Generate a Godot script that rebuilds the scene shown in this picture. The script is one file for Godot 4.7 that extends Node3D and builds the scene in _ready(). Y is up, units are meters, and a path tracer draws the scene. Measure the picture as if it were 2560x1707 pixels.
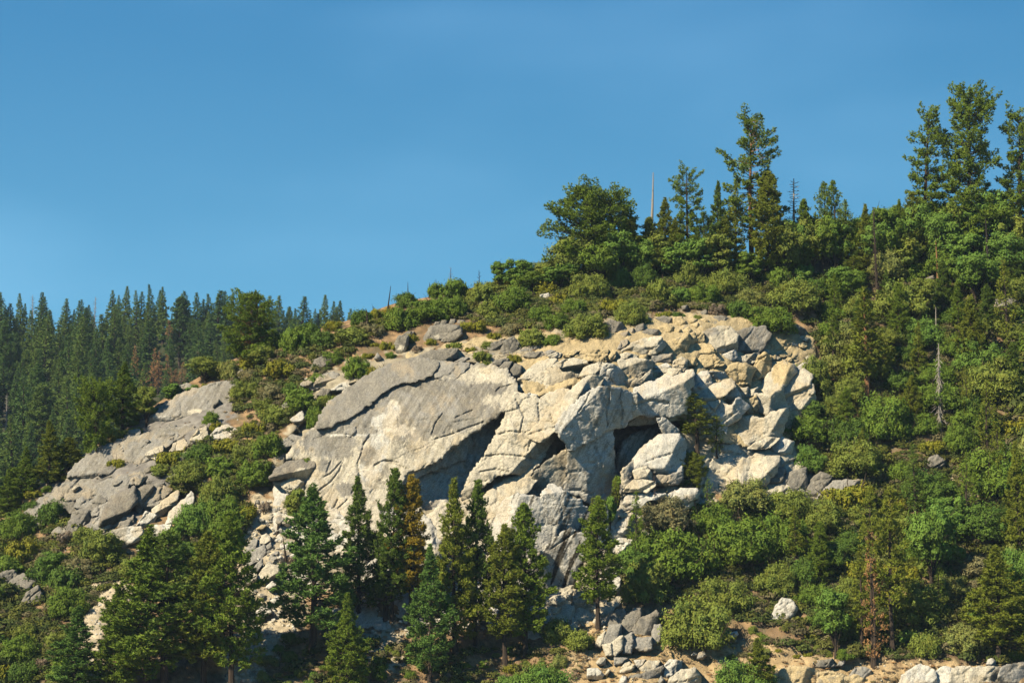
extends Node3D
# A granite dome with pines and brush under a clear sky, seen with a long lens from the valley.

const LENS := 4777.0            # focal length in pixels of the 2560 x 1707 photograph
const CX := 1280.0
const CY := 853.5
const PITCH := 7.0

var cam_basis: Basis
var rng := RandomNumberGenerator.new()
var n_soft := FastNoiseLite.new()
var n_mid := FastNoiseLite.new()
var n_fine := FastNoiseLite.new()
var n_crack := FastNoiseLite.new()
var n_cell := FastNoiseLite.new()
var used := {}
var mats := {}

# crops of the photograph that outlines were measured in: [x, y, scale]
const CROP := {
	"S": [0.0, 0.0, 1.0], "A": [640.0, 640.0, 2.904], "B": [1200.0, 700.0, 3.646], "C": [1600.0, 700.0, 3.646],
	"D": [600.0, 880.0, 3.36], "E": [640.0, 1100.0, 2.583], "F": [1240.0, 1100.0, 2.583], "G": [1860.0, 1100.0, 2.583],
	"H": [0.0, 1100.0, 2.583], "I": [0.0, 640.0, 2.904], "J": [900.0, 640.0, 3.92], "K": [1900.0, 650.0, 2.852],
	"L": [1200.0, 250.0, 2.614], "M": [1860.0, 200.0, 2.613], "N": [1380.0, 1000.0, 5.2275], "P": [1480.0, 1480.0, 5.6],
	"Q": [2080.0, 1480.0, 4.9], "T": [540.0, 1280.0, 5.6],
}

func _ready() -> void:
	cam_basis = Basis(Vector3.RIGHT, deg_to_rad(PITCH))
	setup_view()
	setup_noise()
	setup_materials()
	build_far_hill()
	build_hillside()
	build_rocks()
	build_tree_kinds()
	plant_far_forest()
	plant_trees()
	plant_bushes()
	scatter_ground()

# ------------------------------------------------------------------ view, sky, sun
func setup_view() -> void:
	var cam := Camera3D.new()
	cam.name = "camera"
	cam.fov = rad_to_deg(2.0 * atan(853.5 / LENS))
	cam.near = 1.0
	cam.far = 4000.0
	cam.basis = cam_basis
	add_child(cam)
	cam.current = true
	var sky_mat := ProceduralSkyMaterial.new()
	sky_mat.sky_top_color = Color(0.001, 0.071, 0.210).linear_to_srgb()
	sky_mat.sky_horizon_color = Color(0.136, 0.368, 0.512).linear_to_srgb()
	sky_mat.sky_curve = 0.15
	sky_mat.ground_bottom_color = Color(0.10, 0.10, 0.07).linear_to_srgb()
	sky_mat.ground_horizon_color = Color(0.16, 0.18, 0.16).linear_to_srgb()
	sky_mat.sun_angle_max = 1.0
	sky_mat.sky_cover = cirrus()
	sky_mat.sky_cover_modulate = Color(0.9, 1, 1, 0.3)
	var sky := Sky.new()
	sky.sky_material = sky_mat
	var env := Environment.new()
	env.background_mode = Environment.BG_SKY
	env.sky = sky
	env.tonemap_mode = Environment.TONE_MAPPER_LINEAR
	env.tonemap_exposure = 1.88
	env.sdfgi_enabled = true
	env.ssao_enabled = true
	env.ssil_enabled = true
	env.fog_enabled = true
	env.fog_density = 0.00005
	env.fog_light_color = Color(0.75, 0.84, 0.95)
	var we := WorldEnvironment.new()
	we.name = "environment"
	we.environment = env
	add_child(we)
	var sun := DirectionalLight3D.new()
	sun.name = "sun"
	sun.light_energy = 1.6
	sun.light_angular_distance = 0.5
	sun.light_color = Color(1.0, 0.94, 0.825)
	sun.shadow_enabled = true
	add_child(sun)
	sun.look_at_from_position(Vector3(-0.60, 0.63, 0.50) * 100.0, Vector3.ZERO, Vector3.UP)

func cirrus() -> ImageTexture:
	# very thin high cloud over the whole sky
	var n := FastNoiseLite.new()
	n.seed = 11
	n.frequency = 1.0
	n.fractal_octaves = 5
	var im := Image.create(1024, 512, false, Image.FORMAT_RGBA8)
	for y in 512:
		var el := PI * (0.5 - (y + 0.5) / 512.0)
		for x in 1024:
			var az := TAU * x / 1024.0
			var d := Vector3(cos(az) * cos(el), sin(el) * 2.4, sin(az) * cos(el))
			var v := n.get_noise_3d(d.x * 1.7 + d.y, d.y * 2.5, d.z * 1.7)
			var a := smoothstep(-0.15, 0.55, v) * 0.22
			im.set_pixel(x, y, Color(0.80, 0.86, 0.95, a))
	return ImageTexture.create_from_image(im)

# ------------------------------------------------------------------ helpers
func setup_noise() -> void:
	for a in [[n_soft, 1, 0.16, 3], [n_mid, 2, 0.7, 3], [n_fine, 3, 2.2, 2]]:
		var n: FastNoiseLite = a[0]
		n.noise_type = FastNoiseLite.TYPE_SIMPLEX_SMOOTH
		n.seed = a[1]
		n.frequency = a[2]
		n.fractal_type = FastNoiseLite.FRACTAL_FBM
		n.fractal_octaves = a[3]
	n_crack.noise_type = FastNoiseLite.TYPE_CELLULAR
	n_crack.seed = 5
	n_crack.frequency = 0.17
	n_crack.cellular_return_type = FastNoiseLite.RETURN_DISTANCE2_SUB
	n_crack.cellular_jitter = 1.0
	n_crack.domain_warp_enabled = true
	n_crack.domain_warp_amplitude = 2.2
	n_crack.domain_warp_frequency = 0.16
	n_crack.fractal_type = FastNoiseLite.FRACTAL_NONE
	n_cell.noise_type = FastNoiseLite.TYPE_CELLULAR
	n_cell.seed = 5
	n_cell.frequency = 0.17
	n_cell.cellular_return_type = FastNoiseLite.RETURN_CELL_VALUE
	n_cell.cellular_jitter = 1.0
	n_cell.domain_warp_enabled = true
	n_cell.domain_warp_amplitude = 2.2
	n_cell.domain_warp_frequency = 0.16
	n_cell.fractal_type = FastNoiseLite.FRACTAL_NONE

func noise_tex(freq: float, octaves: int, lo: float, hi: float, seed_: int, normal := false, size := 512) -> NoiseTexture2D:
	var n := FastNoiseLite.new()
	n.seed = seed_
	n.frequency = freq
	n.fractal_octaves = octaves
	n.fractal_gain = 0.6
	var t := NoiseTexture2D.new()
	t.width = size
	t.height = size
	t.seamless = true
	t.noise = n
	if normal:
		t.as_normal_map = true
		t.bump_strength = 6.0
	else:
		var g := Gradient.new()
		g.set_color(0, Color(lo, lo, lo))
		g.set_color(1, Color(hi, hi, hi))
		t.color_ramp = g
	return t

var relief_tex: ImageTexture

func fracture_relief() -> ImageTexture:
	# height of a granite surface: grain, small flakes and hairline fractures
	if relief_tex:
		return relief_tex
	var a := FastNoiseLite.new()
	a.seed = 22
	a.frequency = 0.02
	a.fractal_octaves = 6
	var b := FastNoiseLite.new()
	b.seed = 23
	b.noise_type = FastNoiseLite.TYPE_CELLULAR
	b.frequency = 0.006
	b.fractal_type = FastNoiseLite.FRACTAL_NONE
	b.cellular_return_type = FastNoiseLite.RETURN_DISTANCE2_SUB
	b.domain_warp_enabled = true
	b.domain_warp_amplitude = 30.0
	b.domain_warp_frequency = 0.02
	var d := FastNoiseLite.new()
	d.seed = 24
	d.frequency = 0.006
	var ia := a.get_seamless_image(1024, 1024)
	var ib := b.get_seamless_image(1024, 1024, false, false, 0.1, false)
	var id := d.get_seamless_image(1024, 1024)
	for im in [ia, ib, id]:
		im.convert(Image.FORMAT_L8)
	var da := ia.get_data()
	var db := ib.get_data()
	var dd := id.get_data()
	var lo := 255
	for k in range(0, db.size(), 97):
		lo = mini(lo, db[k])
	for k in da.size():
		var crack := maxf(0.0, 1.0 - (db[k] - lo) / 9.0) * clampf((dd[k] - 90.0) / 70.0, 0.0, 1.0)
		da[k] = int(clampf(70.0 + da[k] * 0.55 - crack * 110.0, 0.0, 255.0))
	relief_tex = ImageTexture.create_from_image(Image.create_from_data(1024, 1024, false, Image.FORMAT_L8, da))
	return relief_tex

func rock_material(key: String, scale_: float, relief: float) -> void:
	var m := StandardMaterial3D.new()
	m.vertex_color_use_as_albedo = true
	m.roughness = 0.95
	m.metallic_specular = 0.25
	m.albedo_texture = noise_tex(0.05, 6, 0.62, 1.12, 21, false, 1024)
	m.uv1_triplanar = true
	m.uv1_world_triplanar = true
	m.uv1_scale = Vector3.ONE * scale_
	m.heightmap_enabled = true
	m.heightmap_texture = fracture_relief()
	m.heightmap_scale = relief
	mats[key] = m

func leaf_material(key: String, c: Color, through := 0.25) -> void:
	var m := StandardMaterial3D.new()
	m.vertex_color_use_as_albedo = true
	m.albedo_color = c.linear_to_srgb()
	m.roughness = 0.75
	m.metallic_specular = 0.3
	m.cull_mode = BaseMaterial3D.CULL_DISABLED
	m.backlight_enabled = true
	m.backlight = Color(through, through, through * 0.5)
	mats[key] = m

func bark_material(key: String, c: Color) -> void:
	var m := StandardMaterial3D.new()
	m.albedo_color = c.linear_to_srgb()
	m.roughness = 0.95
	m.metallic_specular = 0.2
	m.albedo_texture = noise_tex(0.05, 5, 0.55, 1.0, 31, false, 256)
	m.uv1_triplanar = true
	m.uv1_scale = Vector3(1.2, 0.35, 1.2)
	mats[key] = m

func setup_materials() -> void:
	rock_material("rock", 0.07, 22.0)
	rock_material("soil", 0.11, 20.0)
	leaf_material("pine_green", Color(0.138, 0.200, 0.020))
	leaf_material("pine_dark", Color(0.098, 0.152, 0.020))
	leaf_material("pine_olive", Color(0.162, 0.192, 0.020))
	leaf_material("pine_blue", Color(0.102, 0.186, 0.034))
	leaf_material("pine_yellow", Color(0.270, 0.200, 0.018))
	leaf_material("fir_far", Color(0.090, 0.158, 0.036))
	leaf_material("fir_far_light", Color(0.128, 0.192, 0.036))
	leaf_material("needle_dead", Color(0.340, 0.190, 0.080))
	leaf_material("oak_dark", Color(0.102, 0.160, 0.016))
	leaf_material("oak_olive", Color(0.148, 0.182, 0.028))
	leaf_material("oak_bright", Color(0.104, 0.182, 0.026))
	leaf_material("brush_yellow", Color(0.180, 0.180, 0.014))
	leaf_material("brush_grey", Color(0.170, 0.158, 0.070))
	leaf_material("brush_dry", Color(0.190, 0.145, 0.100))
	leaf_material("oak_deep", Color(0.070, 0.122, 0.015))
	leaf_material("oak_pale", Color(0.185, 0.205, 0.050))
	bark_material("bark_red", Color(0.36, 0.19, 0.095))
	bark_material("bark_dark", Color(0.085, 0.065, 0.050))
	bark_material("bark_grey", Color(0.42, 0.38, 0.33))
	bark_material("bark_burnt", Color(0.055, 0.048, 0.044))

func numbered(called: String) -> String:
	var k: int = used.get(called, 0)
	used[called] = k + 1
	return called if k == 0 else "%s_%03d" % [called, k]

func tag(o: Node3D, label: String, category: String, group := "", kind := "") -> void:
	if label:
		o.set_meta("label", label)
	if category:
		o.set_meta("category", category)
	if group:
		o.set_meta("group", group)
	if kind:
		o.set_meta("kind", kind)

func part(called: String, mesh: Mesh, mat: Material, parent: Node3D) -> MeshInstance3D:
	var o := MeshInstance3D.new()
	o.name = numbered(called) if parent == self else called
	o.mesh = mesh
	o.material_override = mat
	parent.add_child(o, true)
	return o

func base(called: String, where: Vector3) -> Node3D:
	var o := Node3D.new()
	o.name = numbered(called)
	o.position = where
	add_child(o)
	return o

func at(px: float, py: float, depth: float) -> Vector3:
	return cam_basis * (Vector3((px - CX) / LENS, (CY - py) / LENS, -1.0) * depth)

func mesh_of(v: PackedVector3Array, c: PackedColorArray, ix := PackedInt32Array(), nrm := PackedVector3Array()) -> ArrayMesh:
	var a := []
	a.resize(Mesh.ARRAY_MAX)
	a[Mesh.ARRAY_VERTEX] = v
	if c.size():
		a[Mesh.ARRAY_COLOR] = c
	if ix.size():
		a[Mesh.ARRAY_INDEX] = ix
	if nrm.size():
		a[Mesh.ARRAY_NORMAL] = nrm
	var m := ArrayMesh.new()
	m.add_surface_from_arrays(Mesh.PRIMITIVE_TRIANGLES, a)
	return m

func smooth_normals(v: PackedVector3Array, ix: PackedInt32Array) -> PackedVector3Array:
	var n := PackedVector3Array()
	n.resize(v.size())
	for k in range(0, ix.size(), 3):
		var a := v[ix[k]]
		var f := (v[ix[k + 2]] - a).cross(v[ix[k + 1]] - a)
		n[ix[k]] += f
		n[ix[k + 1]] += f
		n[ix[k + 2]] += f
	for k in n.size():
		n[k] = n[k].normalized()
	return n

func keyed(keys: Array, x: float) -> float:
	# piecewise linear through [x, value] pairs
	if x <= keys[0][0]:
		return keys[0][1]
	for k in range(1, keys.size()):
		if x <= keys[k][0]:
			return lerpf(keys[k - 1][1], keys[k][1], (x - keys[k - 1][0]) / (keys[k][0] - keys[k - 1][0]))
	return keys[-1][1]

func crop(key: String, pts: Array) -> PackedVector2Array:
	var k: Array = CROP[key]
	var out := PackedVector2Array()
	for p in pts:
		out.append(Vector2(p[0] / k[2] + k[0], p[1] / k[2] + k[1]))
	return out

# ------------------------------------------------------------------ the lie of the land
const RIDGE := [[-700, 1560], [-300, 1400], [0, 1285], [110, 1205], [218, 1128], [326, 1055], [435, 978], [544, 915], [653, 868], [762, 832], [871, 800], [980, 760], [1143, 728], [1252, 702], [1360, 684], [1500, 668], [1850, 652], [2176, 636], [2400, 598], [2560, 580], [3200, 520]]
# distance from the camera by column: [x, [[y, metres] ...]]
const LAND := [
	[-700, [[1300, 400], [1560, 372], [1700, 350], [2200, 280]]],
	[0, [[1100, 402], [1290, 378], [1500, 345], [1700, 322], [2200, 270]]],
	[300, [[950, 404], [1070, 386], [1200, 368], [1400, 350], [1700, 318], [2200, 268]]],
	[600, [[800, 410], [900, 395], [1100, 368], [1300, 352], [1500, 338], [1700, 318], [2200, 268]]],
	[900, [[700, 414], [770, 402], [850, 385], [950, 368], [1100, 354], [1350, 345], [1500, 336], [1700, 318], [2200, 268]]],
	[1200, [[640, 420], [710, 410], [780, 395], [870, 376], [950, 362], [1100, 352], [1300, 346], [1450, 340], [1550, 332], [1700, 318], [2200, 268]]],
	[1500, [[640, 414], [690, 408], [800, 382], [880, 368], [1000, 355], [1100, 350], [1300, 344], [1480, 337], [1550, 330], [1700, 316], [2200, 266]]],
	[1750, [[640, 414], [690, 408], [800, 386], [860, 376], [1000, 365], [1100, 362], [1200, 356], [1400, 346], [1550, 332], [1700, 316], [2200, 266]]],
	[2050, [[600, 422], [660, 415], [750, 402], [900, 388], [1100, 372], [1300, 354], [1500, 336], [1650, 322], [1700, 318], [2200, 300]]],
	[2560, [[540, 426], [610, 418], [750, 402], [900, 388], [1100, 370], [1300, 352], [1500, 334], [1650, 320], [1700, 316], [2200, 298]]],
	[3200, [[480, 430], [610, 416], [900, 388], [1300, 352], [1500, 334], [1650, 320], [2200, 298]]],
]

func land(px: float, py: float) -> float:
	for k in range(1, LAND.size()):
		if px <= LAND[k][0] or k == LAND.size() - 1:
			var t := clampf((px - LAND[k - 1][0]) / float(LAND[k][0] - LAND[k - 1][0]), 0.0, 1.0)
			return lerpf(keyed(LAND[k - 1][1], py), keyed(LAND[k][1], py), t)
	return 350.0

func rough_land(px: float, py: float) -> float:
	return land(px, py) + n_soft.get_noise_2d(px * 0.035, py * 0.06) * 3.0 + n_mid.get_noise_2d(px * 0.05, py * 0.08) * 0.7

var push_zones: Array = []
var bare_zones: Array = []

func pushed(px: float, py: float) -> float:
	var p := 0.0
	var q := Vector2(px, py)
	for z in push_zones:
		if Geometry2D.is_point_in_polygon(q, z[0]):
			p = maxf(p, z[1])
	return p

func ground(px: float, py: float) -> Vector3:
	return at(px, py, rough_land(px, py))

func build_hillside() -> void:
	push_zones = [
		[crop("S", [[715, 1110], [800, 1000], [960, 930], [1120, 900], [1290, 930], [1400, 900], [1560, 860], [1760, 830], [2010, 850], [2030, 960], [1990, 1060], [1950, 1120], [1900, 1200], [1640, 1210], [1580, 1330], [1480, 1350], [1430, 1470], [1360, 1490], [1250, 1400], [1050, 1380], [860, 1400], [740, 1300]]), 4.0],
		[crop("S", [[1050, 1170], [1300, 985], [1290, 1060], [1180, 1230], [1060, 1280]]), 9.0],
		[crop("S", [[1400, 1120], [1530, 1060], [1590, 1040], [1720, 1030], [1740, 1090], [1640, 1110], [1580, 1200], [1550, 1290], [1480, 1280], [1420, 1220]]), 13.0],
	]
	bare_zones = [
		[crop("S", [[690, 1130], [800, 930], [1000, 880], [1250, 850], [1500, 800], [1700, 780], [2020, 830], [2030, 980], [1950, 1130], [2180, 1195], [2050, 1290], [1900, 1230], [1650, 1250], [1560, 1450], [1500, 1560], [1350, 1540], [1250, 1500], [900, 1500], [720, 1440], [680, 1300]]), 0],
		[crop("S", [[640, 1240], [760, 1260], [760, 1560], [640, 1707], [560, 1707], [580, 1560], [590, 1400]]), 1],
		[crop("S", [[200, 1700], [180, 1560], [240, 1460], [300, 1420], [340, 1480], [260, 1600], [260, 1720]]), 1],
		[crop("S", [[900, 1570], [1010, 1570], [1010, 1660], [920, 1690], [880, 1707], [880, 1620]]), 1],
		[crop("S", [[1450, 1560], [1720, 1590], [1900, 1600], [2080, 1650], [2560, 1660], [2560, 1900], [1400, 1900], [1420, 1640]]), 3],
		[crop("S", [[100, 1220], [330, 1070], [560, 950], [600, 980], [560, 1080], [430, 1200], [330, 1330], [130, 1310]]), 2],
		[crop("B", [[430, 300], [560, 180], [680, 160], [730, 250], [650, 420], [560, 380]]), 1],
		[crop("G", [[1200, 170], [1480, 180], [1600, 300], [1540, 380], [1290, 230]]), 1],
		[crop("S", [[1180, 860], [1350, 850], [1480, 840], [1500, 870], [1300, 900], [1150, 890], [1050, 880]]), 3],
	]
	var du := 9.0
	var u0 := -700.0
	var cols := int(3900.0 / du) + 1
	var rows := 170
	var back := 14
	var v := PackedVector3Array()
	var c := PackedColorArray()
	for i in cols:
		var px := u0 + i * du
		var top := keyed(RIDGE, px)
		var last := Vector3.ZERO
		for j in rows:
			var t := float(j) / (rows - 1)
			var py := lerpf(2150.0, top, 1.0 - pow(1.0 - t, 1.25))
			var d := rough_land(px, py) + pushed(px, py)
			last = at(px, py, d)
			v.append(last)
			c.append(soil_color(px, py, last))
		for j in back:
			var s := (j + 1) * 5.0
			var p := last + Vector3(0, -s * s * 0.004 - s * 0.12, -s)
			v.append(p)
			c.append(soil_color(px, top, p))
	var per := rows + back
	var ix := PackedInt32Array()
	for i in cols - 1:
		for j in per - 1:
			var a := i * per + j
			ix.append_array(PackedInt32Array([a, a + 1, a + per, a + per, a + 1, a + per + 1]))
	var o := part("hillside", mesh_of(v, c, ix, smooth_normals(v, ix)), mats.soil, self)
	tag(o, "steep tan soil and granite hillside under the brush", "", "", "structure")

func soil_color(px: float, py: float, p: Vector3) -> Color:
	var a := n_soft.get_noise_3d(p.x * 1.5, p.y * 1.5, p.z)
	var b := n_mid.get_noise_3d(p.x, p.y, p.z)
	var f := n_fine.get_noise_3d(p.x, p.y, p.z)
	var soil := Color(0.25, 0.17, 0.095)
	var q := Vector2(px + a * 25.0 + b * 20.0, py + b * 25.0)
	var hit := -1
	for z in bare_zones:
		if Geometry2D.is_point_in_polygon(q, z[0]):
			hit = z[1]
			break
	if hit == 0:
		soil = Color(0.33, 0.29, 0.21)
	elif hit == 1:
		soil = Color(0.47, 0.40, 0.28)
	elif hit == 2:
		soil = Color(0.23, 0.215, 0.19)
	elif hit == 3:
		soil = Color(0.42, 0.31, 0.17)
	elif a + b * 0.6 > 0.25:
		soil = Color(0.33, 0.22, 0.12)
	elif a - b * 0.6 < -0.3:
		soil = Color(0.15, 0.12, 0.07)
	return soil * (1.0 + 0.4 * b + 0.45 * f)

# far wooded ridge
const FAR_RIDGE := [[-900, 850], [-300, 868], [0, 868], [110, 850], [300, 838], [450, 842], [620, 850], [700, 875], [850, 868], [1000, 885], [1400, 930], [2000, 1000]]

func far_depth(px: float, py: float) -> float:
	return keyed([[820, 1000], [900, 930], [1000, 830], [1150, 720], [1350, 610], [1700, 520]], py) + n_soft.get_noise_2d(px * 0.02, py * 0.03) * 20.0

func build_far_hill() -> void:
	var v := PackedVector3Array()
	var c := PackedColorArray()
	var cols := 110
	var rows := 46
	for i in cols:
		var px := -900.0 + i * 27.0
		var top := keyed(FAR_RIDGE, px)
		for j in rows:
			var p: Vector3
			if j < rows - 6:
				var py := lerpf(1750.0, top, float(j) / (rows - 7))
				p = at(px, py, far_depth(px, py))
			else:
				p = at(px, top, far_depth(px, top)) + Vector3(0, -1, -2) * (j - rows + 7) * 14.0
			v.append(p)
			var n := n_soft.get_noise_3d(p.x * 0.4, p.y * 0.4, p.z * 0.4)
			c.append(Color(0.16, 0.13, 0.08) if n > 0.3 else Color(0.055, 0.065, 0.03))
	var ix := PackedInt32Array()
	for i in cols - 1:
		for j in rows - 1:
			var a := i * rows + j
			ix.append_array(PackedInt32Array([a, a + 1, a + rows, a + rows, a + 1, a + rows + 1]))
	var o := part("far_hill", mesh_of(v, c, ix, smooth_normals(v, ix)), mats.soil, self)
	tag(o, "distant ridge covered in conifer forest", "", "", "structure")

# ------------------------------------------------------------------ rock
# tones: 0 cream granite, 1 dark weathered, 2 pale fresh granite, 3 ochre, 4 mid grey, 5 brown-grey boulder
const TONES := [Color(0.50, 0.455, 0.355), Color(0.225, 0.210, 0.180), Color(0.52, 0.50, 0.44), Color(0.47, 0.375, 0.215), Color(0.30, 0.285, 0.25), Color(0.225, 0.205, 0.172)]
const LICHEN := Color(0.150, 0.138, 0.112)

func rock_color(tone: int, w: Vector3, weather: float, streak: float, seed_: float) -> Color:
	var a := n_soft.get_noise_3d(w.x, w.y, w.z + seed_)
	var b := n_mid.get_noise_3d(w.x, w.y, w.z + seed_)
	var f := n_fine.get_noise_3d(w.x, w.y, w.z)
	var c: Color = TONES[tone] * (1.0 + 0.26 * a + 0.24 * b + 0.28 * f)
	var och := n_soft.get_noise_3d(w.x * 0.8 + 90.0, w.y * 0.8, w.z) + 0.3 * b
	if tone != 3:
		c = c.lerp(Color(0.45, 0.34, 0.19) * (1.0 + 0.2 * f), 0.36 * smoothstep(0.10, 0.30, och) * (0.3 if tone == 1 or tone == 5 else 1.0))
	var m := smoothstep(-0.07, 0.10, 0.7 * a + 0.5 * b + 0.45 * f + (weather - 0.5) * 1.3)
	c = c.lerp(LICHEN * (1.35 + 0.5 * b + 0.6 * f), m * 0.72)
	if streak > 0.0:
		# water stains that run down the face
		var s := n_mid.get_noise_2d(w.x * 1.1 + w.z * 0.9 - w.y * 0.42 + seed_, w.y * 0.07) + 0.35 * n_fine.get_noise_2d(w.x * 1.2 - w.y * 0.46, w.y * 0.05)
		s += 0.35 * a + 0.25 * b - 0.08
		c = c.lerp(LICHEN * 0.8, streak * 0.8 * smoothstep(0.05, 0.30, s))
		c = c.lerp(Color(0.50, 0.48, 0.43), streak * 0.45 * smoothstep(0.12, 0.36, -s))
	c.a = 1.0
	return c

var rock_count := 0

# Builds one piece of rock from its measured outline: a front of several planes with rounded
# edges, joints and relief, and sides that run back into the hill.
func rock(parent: Node3D, called: String, key: String, pts: Array, off: float, gx: float, gy: float, r: float, bulge: float, tone: int, o := {}) -> Dictionary:
	rock_count += 1
	var seed_ := rock_count * 7.31
	var poly := crop(key, pts)
	var mid := Vector2.ZERO
	for p in poly:
		mid += p
	mid /= poly.size()
	var on: Dictionary = o.get("on", {})
	var d0: float = o.depth if o.has("depth") else (plane_depth(on, mid.x, mid.y) if on else land(mid.x, mid.y))
	var m := d0 / LENS
	var lp := PackedVector2Array()
	var lo := Vector2(1e9, 1e9)
	var hi := -lo
	for p in poly:
		var q := Vector2((p.x - mid.x) * m, (mid.y - p.y) * m)
		lp.append(q)
		lo = lo.min(q)
		hi = hi.max(q)
	# planes: [anchor x, y, gx, gy, offset at anchor]
	var planes: Array = [[0.0, 0.0, gx, gy, off]]
	for e in o.get("planes", []):
		var ap := crop(key, [[e[0], e[1]]])[0]
		var q := Vector2((ap.x - mid.x) * m, (mid.y - ap.y) * m)
		planes.append([q.x, q.y, e[2], e[3], off + gx * q.x + gy * q.y])
	if not o.has("planes") and o.get("facet", true) and not on:
		# most blocks have broken lower flanks that face away from the sun and a steeper brow
		var fr := RandomNumberGenerator.new()
		fr.seed = rock_count * 13 + 5
		var wd := (hi - lo)
		for f in [[Vector2(fr.randf_range(0.05, 0.28), fr.randf_range(-0.25, 0.1)), fr.randf_range(-0.95, -0.45), fr.randf_range(-0.1, 0.5)], [Vector2(fr.randf_range(-0.15, 0.15), fr.randf_range(-0.3, -0.1)), fr.randf_range(-0.25, 0.25), fr.randf_range(0.2, 0.9)]]:
			var q: Vector2 = f[0] * wd
			planes.append([q.x, q.y, f[1], f[2], off + gx * q.x + gy * q.y, minf(2.4, 0.4 * minf(wd.x, wd.y))])
	var info := {"mid": mid, "m": m, "d0": d0, "planes": planes, "on": on}
	var area := (hi.x - lo.x) * (hi.y - lo.y)
	var step: float = o.get("step", clampf(sqrt(area) / 26.0, 0.14, 0.26))
	lo -= Vector2.ONE * step * 2.0
	hi += Vector2.ONE * step * 2.0
	var nx := int((hi.x - lo.x) / step) + 2
	var ny := int((hi.y - lo.y) / step) + 2
	var rough: float = o.get("rough", 0.3)
	var cracks: float = o.get("cracks", 0.25)
	var weather: float = o.get("weather", 0.75 if tone == 1 or tone == 5 else 0.12)
	var streak: float = o.get("streak", 0.0)
	var thick: float = o.get("thick", 5.0)
	var follow: bool = o.get("follow", false)
	var grow: float = o.get("grow", minf(0.6, sqrt(area) * 0.075))
	r *= 0.5
	bulge *= 0.6
	var jag: float = o.get("jag", minf(0.35, sqrt(area) * 0.035))
	var lines := []
	for l in o.get("lines", []):
		var ll := PackedVector2Array()
		for p in crop(key, l):
			ll.append(Vector2((p.x - mid.x) * m, (mid.y - p.y) * m))
		lines.append(ll)
	var patches := []
	for e in o.get("patches", []):
		var ap := crop(key, [[e[0], e[1]]])[0]
		patches.append([Vector2((ap.x - mid.x) * m, (mid.y - ap.y) * m), e[2] / CROP[key][2] * m, e[3] / CROP[key][2] * m, e[4], e[5] if e.size() > 5 else 0.0])
	var count := nx * ny
	var inside := PackedByteArray()
	inside.resize(count)
	var qs := PackedVector2Array()
	qs.resize(count)
	var sds := PackedFloat32Array()
	sds.resize(count)
	var np := lp.size()
	for j in ny:
		for i in nx:
			var q := lo + Vector2(i, j) * step
			var best := 1e9
			var near := q
			for k in np:
				var cp := Geometry2D.get_closest_point_to_segment(q, lp[k], lp[(k + 1) % np])
				var dd := q.distance_squared_to(cp)
				if dd < best:
					best = dd
					near = cp
			var dist := sqrt(best)
			var ins := Geometry2D.is_point_in_polygon(q, lp)
			var sd := dist if ins else -dist
			sd += jag * (n_mid.get_noise_2d(q.x * 0.9 + seed_, q.y * 0.9) * 1.3 + n_fine.get_noise_2d(q.x * 0.8 + seed_, q.y * 0.8) * 0.35) + grow
			var id := j * nx + i
			sds[id] = sd
			inside[id] = 1 if sd > 0.0 else 0
			if sd <= 0.0 and dist > 1e-4:
				var dir := (near - q) / dist * (1.0 if not ins else -1.0)
				q += dir * minf(-sd, step * 1.3)
			qs[id] = q
	var v := PackedVector3Array()
	var c := PackedColorArray()
	var map := PackedInt32Array()
	map.resize(count)
	map.fill(-1)
	var deep := PackedFloat32Array()
	var pix := PackedVector2Array()
	var ix := PackedInt32Array()
	var edges := {}
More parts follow.
